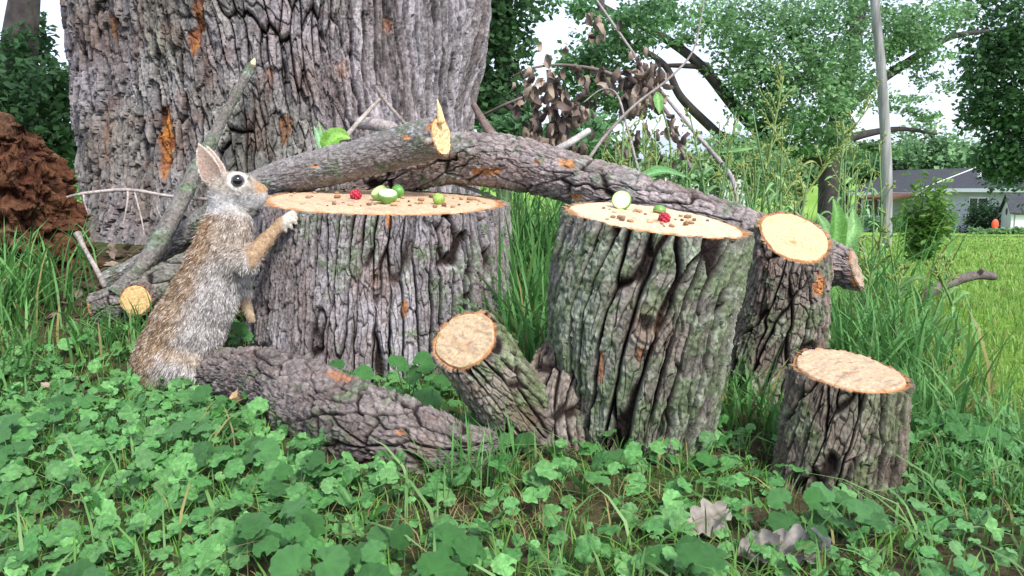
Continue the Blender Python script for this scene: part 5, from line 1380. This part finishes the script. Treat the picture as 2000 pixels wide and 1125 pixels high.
for k in range(5):
    px = 1640 + 60 * k; weed(px + rw.normal() * 20, 640, (px + rw.normal() * 30, rw.uniform(440, 540)), rw.uniform(1.6, 2.1), 'thin grassy weed stalk standing in the tall grass beside the lawn', 960 + k, 'weed stalks beside the lawn', leaves=6, panicle=6)
def single_leaf(pts, W, col, label, stalk, nrm):
    b = stalk[0]; e = empty('leafy_weed', b, label, 'plant')
    mb = MB(); add_tube(mb, stalk, [0.003] * len(stalk), 6, 16, (0.14, 0.26, 0.07)); mb.build('stem', M['leaf'], e, True)
    broad_leaf(pts, W, col, 'leaf', e, nrm=nrm)
def gp(px, py, d):
    p = at(px, py, d); return np.array([p[0], p[1], float(gz(p[0], p[1])) - 0.004])
single_leaf([at(1340, 346, 2.0), at(1300, 335, 1.97), at(1270, 340, 1.95), at(1243, 352, 1.93)], 0.022, (0.09, 0.25, 0.07), 'weed with one long glossy leaf lying level over the arched log', [gp(1345, 420, 2.0), at(1348, 380, 2.0), at(1340, 346, 2.0)], (0, -0.6, 1))
single_leaf([at(1284, 180, 2.5), at(1286, 200, 2.49), at(1288, 222, 2.48)], 0.017, (0.11, 0.28, 0.05), 'weed holding one bright drooping leaf high in the brush', [gp(1300, 420, 2.5), at(1310, 300, 2.5), at(1284, 180, 2.5)], (0.1, -1, 0.2))
single_leaf([at(1470, 290, 2.3), at(1440, 295, 2.28), at(1395, 300, 2.26)], 0.012, (0.12, 0.27, 0.06), 'weed with a long narrow leaf pointing level beside the seeding weeds', [gp(1475, 420, 2.3), at(1475, 340, 2.3), at(1470, 290, 2.3)], (0, -0.5, 1))

# shrub on the lawn
g = gnd(1795, 512)
e = empty('lawn_shrub', g, 'loose leafy green shrub standing alone on the mown lawn', 'shrub')
mb = MB()
rs = np.random.default_rng(77); tips = []
for k in range(22):
    a = rs.uniform(0, 6.28); L = rs.uniform(0.25, 0.62); sp = rs.uniform(0.05, 0.22)
    t1 = g + np.array([math.cos(a) * sp * 0.4, math.sin(a) * sp * 0.4, L * 0.5]); t2 = g + np.array([math.cos(a) * sp, math.sin(a) * sp, L])
    add_tube(mb, [g - np.array([0, 0, 0.01]), t1, t2], [0.006, 0.005, 0.002], 5, 8, (0.13, 0.17, 0.07)); tips += [(t1 * (1 - f) + t2 * f) for f in np.linspace(-0.6, 1.05, 9)]
mb.build('stem', M['leaf'], e, True)
tips = np.array(tips); P = np.repeat(tips, 9, 0) + rs.normal(size=(len(tips) * 9, 3)) * 0.035
V, F, C = leaf_cards(P, 0.055, 78, [(0.085, 0.20, 0.035), (0.17, 0.30, 0.07)], up=0.7, aspect=0.5)
mobj('crown', V, F, M['foliage'], e, C, False)

# ------------------------------------------------------------------ background trees
def tree(name, label, base, limbs, blobs, leaf, cols, seed, bcol=(0.10, 0.085, 0.08), per=26, group=None, droop=0.2, sub=0.28, up=0.4):
    e = empty(name, base, label, 'tree', group)
    mb = MB()
    for (pts, rad) in limbs: add_tube(mb, pts, rad, 9, len(pts) * 7, bcol)
    if limbs: tag(mb.build('trunk', M['bark_far'], e, True))
    P = clumps(blobs, per, seed, sub)
    V, F, C = leaf_cards(P, leaf, seed + 1, cols, droop=droop, up=up)
    C = C * np.repeat(clump_tone(P, leaf * 5, seed), 4)[:, None]
    mobj('crown', V, F, M['foliage'], e, C, False)
    return e
def gb(px, d):
    x = (px - 1000) / FPX * d; return np.array([x, d, float(gz(x, d))])
DKG = [(0.045, 0.110, 0.045), (0.085, 0.175, 0.070)]; MDG = [(0.072, 0.175, 0.072), (0.150, 0.290, 0.125)]; LTG = [(0.115, 0.245, 0.108), (0.240, 0.395, 0.190)]
B_ = lambda px, py, d, rx, rz, n: (at(px, py, d), (rx * PX(d), max(rx, rz) * PX(d), rz * PX(d)), n)
# dark tree at the left, behind the rotten stump
tree('evergreen_tree', 'dark dense tree beyond the rotten stump', gb(30, 8), [([gb(30, 8), at(35, 150, 8), at(55, -60, 8)], [0.22, 0.18, 0.12])],
     [B_(60, 90, 8, 26, 60, 600), (at(20, 200, 7.8), (0.45, 0.5, 0.35), 1500), B_(105, 190, 7.6, 40, 60, 800), B_(70, 280, 7.6, 90, 45, 1600), B_(-70, 190, 8, 60, 110, 1000)], 0.09, DKG, 31, droop=0.4)
# centre tree
c_b = gb(985, 9)
tree('maple_tree', 'thin-trunked leafy tree rising past the right flank of the big trunk', c_b, [([c_b, at(985, 160, 9), at(983, 60, 9), at(990, -80, 9)], [0.10, 0.08, 0.07, 0.05]), ([at(984, 120, 9), at(960, 60, 9), at(940, 20, 9)], [0.04, 0.03, 0.02])],
     [B_(960, 40, 9, 45, 70, 1300), B_(960, 180, 9, 50, 70, 1700), B_(1000, 235, 8.8, 60, 50, 1500), B_(1010, 100, 9.1, 30, 60, 420), B_(1000, 10, 9, 60, 40, 700), B_(900, 100, 9.3, 70, 150, 900)], 0.085, DKG, 33)
tree('understorey_bush', 'pale green bush screening the white house behind the weeds', gb(1400, 9), [([gb(1400, 9), at(1400, 380, 9), at(1395, 300, 9)], [0.05, 0.04, 0.02])],
     [B_(1290, 350, 9, 60, 36, 650), B_(1380, 320, 9, 60, 50, 900), B_(1450, 300, 9, 55, 55, 1000), B_(1500, 350, 8.8, 60, 50, 900), B_(1250, 300, 9, 40, 30, 260)], 0.07, LTG, 43)
# bushes low in the centre
tree('understorey_bush', 'green understorey bush behind the withered leaves', gb(1100, 7.2), [([gb(1100, 7.2), at(1095, 300, 7.2), at(1080, 220, 7.2)], [0.05, 0.04, 0.02])],
     [B_(1010, 275, 7, 60, 45, 900), B_(1090, 290, 7.2, 70, 40, 900), B_(1150, 255, 7.3, 50, 35, 420), B_(1200, 290, 7, 60, 40, 380)], 0.075, MDG, 35)
tree('maple_tree', 'slender tree with airy crown in front of the bright sky gap', gb(1160, 11), [([gb(1150, 11), at(1155, 200, 11), at(1170, 60, 11), at(1180, -60, 11)], [0.08, 0.07, 0.05, 0.04])],
     [B_(1130, 150, 11, 50, 45, 800), B_(1180, 110, 11, 70, 50, 1300), B_(1220, 60, 11, 60, 40, 900), B_(1190, 190, 11, 60, 30, 620), B_(1150, 20, 11, 40, 22, 380), B_(1290, 20, 11.2, 70, 30, 800), B_(1080, 15, 11, 24, 12, 60), B_(1240, 205, 11, 50, 25, 420)], 0.085, MDG, 37)
# the big spreading tree
tb = gb(1622, 14)
LB = [([tb, at(1620, 370, 14), at(1622, 300, 14), at(1640, 220, 14), at(1665, 100, 14), at(1690, -60, 14)], [0.26, 0.20, 0.18, 0.16, 0.13, 0.10]),
      ([at(1620, 310, 14), at(1530, 290, 13.8), at(1450, 225, 13.6), at(1370, 130, 13.4), at(1290, 70, 13.2), at(1190, 20, 13), at(1120, -30, 13)], [0.15, 0.13, 0.11, 0.085, 0.07, 0.05, 0.03]),
      ([at(1400, 260, 13.5), at(1330, 190, 13.3), at(1300, 130, 13.2), at(1250, 95, 13.1), at(1200, 80, 13)], [0.08, 0.07, 0.055, 0.04, 0.025]), ([at(1520, 290, 13.8), at(1460, 285, 13.7), at(1400, 262, 13.5)], [0.09, 0.09, 0.08]),
      ([at(1628, 280, 14), at(1690, 262, 14.2), at(1760, 252, 14.4), at(1830, 262, 14.6)], [0.10, 0.07, 0.045, 0.02]), ([at(1640, 220, 14), at(1700, 170, 14.3), at(1760, 130, 14.5), at(1850, 75, 14.8), at(1930, 60, 15)], [0.13, 0.10, 0.08, 0.06, 0.03]),
      ([at(1640, 200, 14), at(1580, 110, 13.8), at(1520, 30, 13.6)], [0.15, 0.11, 0.07]), ([at(1370, 130, 13.4), at(1320, 128, 13.3), at(1280, 128, 13.2)], [0.05, 0.04, 0.02])]
tree('spreading_tree', 'big spreading tree with dark arching limbs and bright leaf clumps behind the weeds', tb, LB,
     [B_(1440, 60, 13.4, 80, 70, 2300), B_(1540, 90, 13.2, 90, 90, 3300), B_(1620, 60, 13.4, 90, 80, 2600), B_(1490, 160, 13, 70, 55, 1900), B_(1570, 190, 12.9, 80, 60, 2300), B_(1660, 170, 13.4, 60, 60, 1500), B_(1540, 265, 13.2, 70, 45, 2000), B_(1620, 270, 13.3, 45, 40, 900),
      B_(1720, 60, 14.2, 60, 60, 2000), B_(1780, 100, 14.4, 70, 45, 1600), B_(1830, 40, 14.6, 70, 50, 1700), B_(1760, 195, 14.4, 60, 30, 520), B_(1840, 150, 14.6, 45, 35, 380), B_(1790, 235, 14.5, 45, 20, 240), B_(1330, 40, 13.2, 60, 40, 700), B_(1260, 30, 13.1, 60, 35, 420), B_(1400, 140, 13.4, 30, 30, 240), B_(1690, 300, 14, 40, 26, 420), B_(1740, 285, 14, 40, 22, 300), B_(1600, -60, 13.8, 260, 50, 2600), B_(1480, 220, 13.2, 50, 30, 700)],
     0.078, LTG, 39, bcol=(0.055, 0.048, 0.05), per=50, sub=0.20)
tree('dark_tree', 'dark drooping tree at the far side of the lawn beside the shed', gb(2110, 20), [([gb(2110, 20), at(2100, 250, 20), at(2070, 60, 20), at(2060, -80, 20)], [0.5, 0.42, 0.36, 0.3])],
     [B_(1960, 50, 19, 70, 70, 2400), B_(1980, 170, 19, 60, 90, 3600), B_(1990, 290, 19, 50, 70, 3200), B_(1920, 120, 19, 40, 50, 700), B_(1910, 230, 19, 30, 40, 380), B_(2090, 150, 20, 90, 200, 2200), B_(1935, 310, 19.5, 26, 40, 500), B_(1950, -60, 19, 120, 40, 900)], 0.14, DKG, 41, droop=0.9)
# far belt of trees behind the houses
FAR = 'trees behind the houses'
rf = np.random.default_rng(1000)
far_lab = lambda px: 'pale green far tree rising behind the long grey house roof' if px > 1780 else 'pale green far tree behind the porch house roof' if px > 1600 else 'far tree glimpsed between the white house and the porch house' if px > 1465 else 'far tree behind the white house roof' if px > 1180 else 'far tree glimpsed through the understorey bush' if px > 900 else 'far tree glimpsed beyond the rotten stump'
for k, (px, py, d, rx, rz, n) in enumerate(((1720, 320, 58, 60, 35, 1500), (1800, 300, 60, 60, 50, 1900), (1880, 315, 58, 60, 40, 1700), (1650, 320, 60, 60, 40, 1300), (1960, 320, 62, 60, 40, 1300), (1560, 330, 60, 70, 35, 1300), (1450, 330, 58, 70, 30, 1100), (1340, 325, 60, 60, 35, 900), (1230, 330, 58, 70, 30, 1000), (1120, 330, 60, 70, 36, 1000), (1010, 330, 62, 70, 36, 900), (60, 330, 40, 120, 60, 900), (2060, 320, 62, 70, 50, 800))):
    b = gb(px, d)
    tree('far_tree', far_lab(px), b, [([b, at(px, py + 20, d), at(px + 3, py - 10, d)], [0.35, 0.25, 0.12])], [B_(px, py, d, rx, rz, n), B_(px - rx * 0.5, py + 14, d - 1, rx * 0.6, rz * 0.7, n // 3), B_(px + rx * 0.5, py + 10, d - 1, rx * 0.6, rz * 0.7, n // 3)], 0.42, LTG if k % 3 else MDG, 1010 + k, group=FAR, per=30)

# ------------------------------------------------------------------ pole
M['pole'] = mat_vcol('weathered_pole', 0.9, 0.02, 30, 0.45, 16, col=(0.25, 0.25, 0.255), spec=0.15, stretch=0.12)
pb_ = gb(1733, 10)
mb = MB(); add_tube(mb, [pb_ - np.array([0, 0, 0.3]), at(1732, 340, 10), at(1722, 150, 10), at(1708, 0, 10), at(1696, -150, 10)], [0.070, 0.066, 0.060, 0.052, 0.045], 14, 30); mb.C = []
o = mb.build('wooden_pole', M['pole'], None, True, pb_); tag(o, 'tall bare grey wooden pole leaning slightly, behind the lawn shrub', 'pole')

# ------------------------------------------------------------------ houses and shed
def siding(name, col, scale):
    m = mat_vcol(name, 0.7, 0, 1, 0.06, 2.0, col=col, spec=0.3)
    nt = m.node_tree; b = nt.nodes['Principled BSDF']
    tc = nt.nodes.new('ShaderNodeTexCoord'); w = nt.nodes.new('ShaderNodeTexWave'); w.wave_type = 'BANDS'; w.bands_direction = 'Z'; w.wave_profile = 'SAW'; w.inputs['Scale'].default_value = scale
    bp = nt.nodes.new('ShaderNodeBump'); bp.inputs['Distance'].default_value = 0.03; bp.inputs['Strength'].default_value = 1
    nt.links.new(tc.outputs['Object'], w.inputs['Vector']); nt.links.new(w.outputs['Fac'], bp.inputs['Height']); nt.links.new(bp.outputs[0], b.inputs['Normal'])
    return m
M['siding'] = siding('grey_siding', (0.50, 0.52, 0.60), 2.6)
M['white_siding'] = siding('white_siding', (0.74, 0.76, 0.80), 2.6)
M['shed_siding'] = siding('shed_siding', (0.46, 0.47, 0.49), 2.0)
M['roof'] = mat_vcol('asphalt_shingle', 0.95, 0.02, 14, 0.25, 9, col=(0.055, 0.058, 0.066), spec=0.15)
M['pale_roof'] = mat_vcol('pale_shingle', 0.95, 0.02, 14, 0.2, 9, col=(0.30, 0.33, 0.37), spec=0.15)
M['trim'] = mat_vcol('white_trim', 0.6, 0, 1, 0.05, 4, col=(0.78, 0.78, 0.80))
M['glass'] = simple_mat('window_glass', (0.03, 0.04, 0.06), 0.08, 0.6)
M['brown'] = mat_vcol('brown_timber', 0.8, 0.01, 14, 0.25, 6, col=(0.115, 0.055, 0.035))
M['brick'] = mat_vcol('foundation', 0.9, 0.01, 20, 0.25, 12, col=(0.20, 0.13, 0.11))
M['orange'] = mat_vcol('orange_plastic', 0.5, 0, 1, 0.05, 3, col=(0.80, 0.10, 0.05))
class House:
    """Boxes in the house's own frame: u along the front, w to the back, z up."""
    def __init__(s, name, p0, p1, label, cat):
        s.p0 = np.asarray(p0, float); d = np.asarray(p1, float)[:2] - s.p0[:2]; s.L = np.linalg.norm(d); s.u = np.array([*(d / s.L), 0]); s.w = np.array([-s.u[1], s.u[0], 0])
        s.e = empty(name, s.p0, label, cat)
    def P(s, V): V = np.asarray(V, float); return s.p0 + V[:, :1] * s.u + V[:, 1:2] * s.w + np.array([0, 0, 1]) * V[:, 2:3]
    def box(s, name, mat, u0, u1, w0, w1, z0, z1, parent=None):
        V, F = box(u0, u1, w0, w1, z0, z1); o = mobj(name, s.P(V), F, mat, s.e, None, False)
        if parent is not None: o.parent = parent
        return o
    def prism(s, name, mat, u0, u1, w0, w1, z0, z1, t=0.0, parent=None):      # gable prism, ridge along u
        wm = (w0 + w1) / 2
        V = np.array([[u0, w0, z0], [u0, w1, z0], [u0, wm, z1], [u1, w0, z0], [u1, w1, z0], [u1, wm, z1]])
        F4 = np.array([[0, 3, 5, 2], [1, 2, 5, 4], [0, 1, 4, 3]]); F3 = np.array([[0, 2, 1], [3, 4, 5]])
        return mobj(name, s.P(V), [F4, F3], mat, s.e, None, False)
    def slope(s, name, mat, u0, u1, w0, z0, w1, z1, t=0.12):                   # one roof slope with thickness
        V = np.array([[u0, w0, z0], [u1, w0, z0], [u1, w1, z1], [u0, w1, z1], [u0, w0, z0 + t], [u1, w0, z0 + t], [u1, w1, z1 + t], [u0, w1, z1 + t]])
        F = np.array([[0, 3, 2, 1], [4, 5, 6, 7], [0, 1, 5, 4], [1, 2, 6, 5], [2, 3, 7, 6], [3, 0, 4, 7]])
        return mobj(name, s.P(V), F, mat, s.e, None, False)
    def window(s, u0, u1, z0, z1, w=-0.06, bars=True):
        f = s.box('window', M['trim'], u0 - 0.09, u1 + 0.09, w, 0.02, z0 - 0.09, z1 + 0.09)
        s.box('pane', M['glass'], u0, u1, w - 0.02, w + 0.03, z0, z1, f)
        if bars:
            um = (u0 + u1) / 2; s.box('glazing_bar', M['trim'], um - 0.03, um + 0.03, w - 0.04, w - 0.021, z0, z1, f)
def hb(px, py, d): return at(px, py, d)
# near, right-hand wing: from px 1818 (far) to beyond the frame (nearer)
hA = hb(1818, 452, 46); hB = hb(2060, 474, 37)
H = House('long_house', hA, hB, 'long single-storey pale grey house with a dark shingle roof across the lawn', 'house')
base = float(gz(hA[0], hA[1])) - hA[2]
WZ = 2.45; Lh_ = H.L
H.box('wall', M['siding'], 0, Lh_, 0, 7, -1.2, WZ)
H.prism('gable', M['siding'], 0.02, Lh_ - 0.02, 0.02, 6.98, WZ + 0.002, WZ + 1.35)
H.slope('roof', M['roof'], -0.35, Lh_ + 0.4, -0.45, WZ - 0.02, 3.5, WZ + 1.42); H.slope('roof', M['roof'], -0.35, Lh_ + 0.4, 7.45, WZ - 0.02, 3.502, WZ + 1.42)
H.box('fascia', M['trim'], -0.3, Lh_ + 0.35, -0.54, -0.455, WZ - 0.10, WZ + 0.10)
V = np.array([[-0.37, -0.46, WZ - 0.06], [-0.37, 3.5, WZ + 1.40], [-0.37, -0.46, WZ + 0.12], [-0.37, 3.5, WZ + 1.58], [-0.44, -0.46, WZ - 0.06], [-0.44, 3.5, WZ + 1.40], [-0.44, -0.46, WZ + 0.12], [-0.44, 3.5, WZ + 1.58]])
mobj('barge_board', H.P(V), np.array([[0, 1, 3, 2], [4, 6, 7, 5], [0, 4, 5, 1], [2, 3, 7, 6], [0, 2, 6, 4], [1, 5, 7, 3]]), M['trim'], H.e, None, False)
d_ = H.box('door', M['trim'], 0.45, 1.40, -0.05, 0.02, 0.0, 2.10); H.box('pane', M['glass'], 0.65, 1.18, -0.07, -0.02, 0.95, 1.95, d_)
H.window(3.2, 4.5, 0.95, 2.0); H.window(6.6, 8.0, 0.95, 2.0)
for u in (2.0, 5.2, 6.4): H.box('roof_vent', M['trim'], u, u + 0.12, 1.2, 1.35, WZ + 0.5, WZ + 1.0)
# deck with railings
dk = H.box('deck', M['brown'], 1.5, 4.4, -2.0, -0.03, 0.0, 0.15)
for k in range(9): H.box('baluster', M['brown'], 1.55 + k * 0.34, 1.61 + k * 0.34, -2.0, -1.94, 0.15, 1.0, dk)
H.box('rail', M['brown'], 1.5, 4.4, -2.03, -1.93, 1.0, 1.08, dk)
for u in (1.55, 2.9, 4.3): H.box('post', M['brown'], u, u + 0.1, -1.99, -1.9, -1.0, 0.0, dk)
# far wing
fA = hb(1668, 447, 54); fB = hb(1815, 452, 48)
H2 = House('porch_house', fA, fB, 'pale house wing with a brown timber porch behind the pole', 'house')
L2 = H2.L
H2.box('wall', M['siding'], 0, L2, 0, 7, -0.1, 2.45); H2.box('foundation', M['brick'], 0.02, L2 - 0.02, 0.05, 6.9, -1.5, -0.1)
H2.prism('gable', M['siding'], 0.02, L2 - 0.02, 0.02, 6.98, 2.452, 3.9)
H2.slope('roof', M['roof'], -0.35, L2 + 0.3, -0.45, 2.43, 3.5, 3.98); H2.slope('roof', M['roof'], -0.35, L2 + 0.3, 7.45, 2.43, 3.502, 3.98)
H2.box('fascia', M['trim'], -0.3, L2 + 0.25, -0.54, -0.455, 2.35, 2.55)
H2.window(0.9, 1.6, 1.0, 2.0); H2.window(1.9, 2.6, 1.0, 2.0); H2.window(0.2, 0.6, 0.3, 0.8)
po = H2.slope('porch_roof', M['brown'], 2.7, 5.6, -2.4, 2.10, -0.56, 2.38, 0.15)
for u in (2.75, 4.1, 5.4): H2.box('porch_post', M['brown'], u, u + 0.14, -2.35, -2.21, -1.4, 2.12)
H2.box('porch_rail', M['brown'], 2.9, 5.4, -2.33, -2.24, 0.75, 0.85); H2.box('porch_floor', M['brown'], 2.7, 5.6, -2.4, -0.03, -0.2, -0.03)
# third pale house glimpsed through the weeds
tA = hb(1225, 425, 40); tB = hb(1465, 430, 38)
H3 = House('white_house', tA, tB, 'white house glimpsed through weeds and wands behind the arched log', 'house')
L3 = H3.L
H3.box('wall', M['white_siding'], 0, L3, 0, 6, -1.5, 2.9); H3.prism('gable', M['white_siding'], 0.02, L3 - 0.02, 0.02, 5.98, 2.902, 4.1)
H3.slope('roof', M['pale_roof'], -0.3, L3 + 0.3, -0.4, 2.86, 3.0, 4.2); H3.slope('roof', M['roof'], -0.3, L3 + 0.3, 6.4, 2.86, 3.002, 4.2)
H3.window(1.0, 1.9, 1.2, 2.3); H3.window(3.6, 4.5, 1.2, 2.3)
# shed
sA = hb(1973, 470, 34); sB = sA + np.array([2.21, -0.96, 0])
H4 = House('garden_shed', sA, sB, 'small grey-sided garden shed with white door and dark roof', 'shed')
L4 = H4.L
H4.box('wall', M['shed_siding'], 0, L4, 0, 2.6, -0.5, 1.25); H4.prism('gable', M['shed_siding'], 0.0, L4, 0, 2.6, 1.252, 1.95)
H4.slope('roof', M['roof'], -0.12, L4 + 0.1, -0.2, 1.17, 1.3, 2.0, 0.07); H4.slope('roof', M['roof'], -0.12, L4 + 0.1, 2.8, 1.17, 1.302, 2.0, 0.07)
H4.box('door', M['trim'], 0.12, 1.9, -0.05, 0.02, -0.2, 1.15); H4.box('corner_trim', M['trim'], -0.03, 0.06, -0.03, 0.06, -0.5, 1.25)
V, F = uvsphere((-0.02, 1.3, 1.25), 0.16, 16, 10, (0.2, 1, 1)); mobj('round_vent', H4.P(V), F, M['roof'], H4.e)
# dark bush between house and shed, hostas in a row, orange marker
b = at(1922, 468, 37.5); b[2] = float(gz(b[0], b[1]))
tree('dark_bush', 'dark evergreen bush between the deck and the garden shed', b, [([b, b + np.array([0, 0, 0.8])], [0.06, 0.03])], [(b + np.array([0, 0, 0.75]), (0.75, 0.7, 0.8), 2600), (b + np.array([-0.5, 0, 0.4]), (0.5, 0.5, 0.5), 900)], 0.12, [(0.018, 0.045, 0.022), (0.035, 0.075, 0.035)], 61)
for k in range(9):
    px = 1900 + k * 17; b = at(px, 484 - 2 + k, 30); b[2] = float(gz(b[0], b[1]))
    e = empty('border_plant', b, 'pale green low border plant in the row before the shed', 'plant', 'border plants before the shed')
    P = clumps([(b + np.array([0, 0, 0.10]), (0.22, 0.2, 0.13), 120)], 15, 1100 + k); V, F, C = leaf_cards(P, 0.16, 1120 + k, [(0.13, 0.26, 0.10), (0.24, 0.38, 0.18)], up=0.6); mobj('foliage', V, F, M['foliage'], e, C, False)
b = at(1941, 470, 34); b[2] = float(gz(b[0], b[1]))
V, F = uvsphere(b + np.array([0, 0, 0.42]), 0.24, 14, 12, (0.62, 0.4, 1.0)); e = empty('garden_marker', b, 'small orange paddle-shaped marker beside the garden shed', 'marker')
mobj('paddle', V, F, M['orange'], e)
mb = MB(); add_tube(mb, [b - np.array([0, 0, 0.1]), b + np.array([0, 0, 0.22])], [0.05, 0.05], 7, 4, (0.6, 0.1, 0.06)); mb.C = []; mb.build('stake', M['orange'], e, True)
for k, (px, py, d, r0) in enumerate(((1760, 462, 44, 0.7), (1700, 455, 46, 0.5), (1850, 460, 40, 0.5))):
    b = at(px, py, d); b[2] = float(gz(b[0], b[1]))
    tree('foundation_bush', 'green bush growing against the houses across the lawn', b, [([b, b + np.array([0, 0, 0.5])], [0.05, 0.02])], [(b + np.array([0, 0, 0.5]), (r0, 0.6, 0.6), 900)], 0.13, MDG, 1200 + k, group='bushes against the houses')
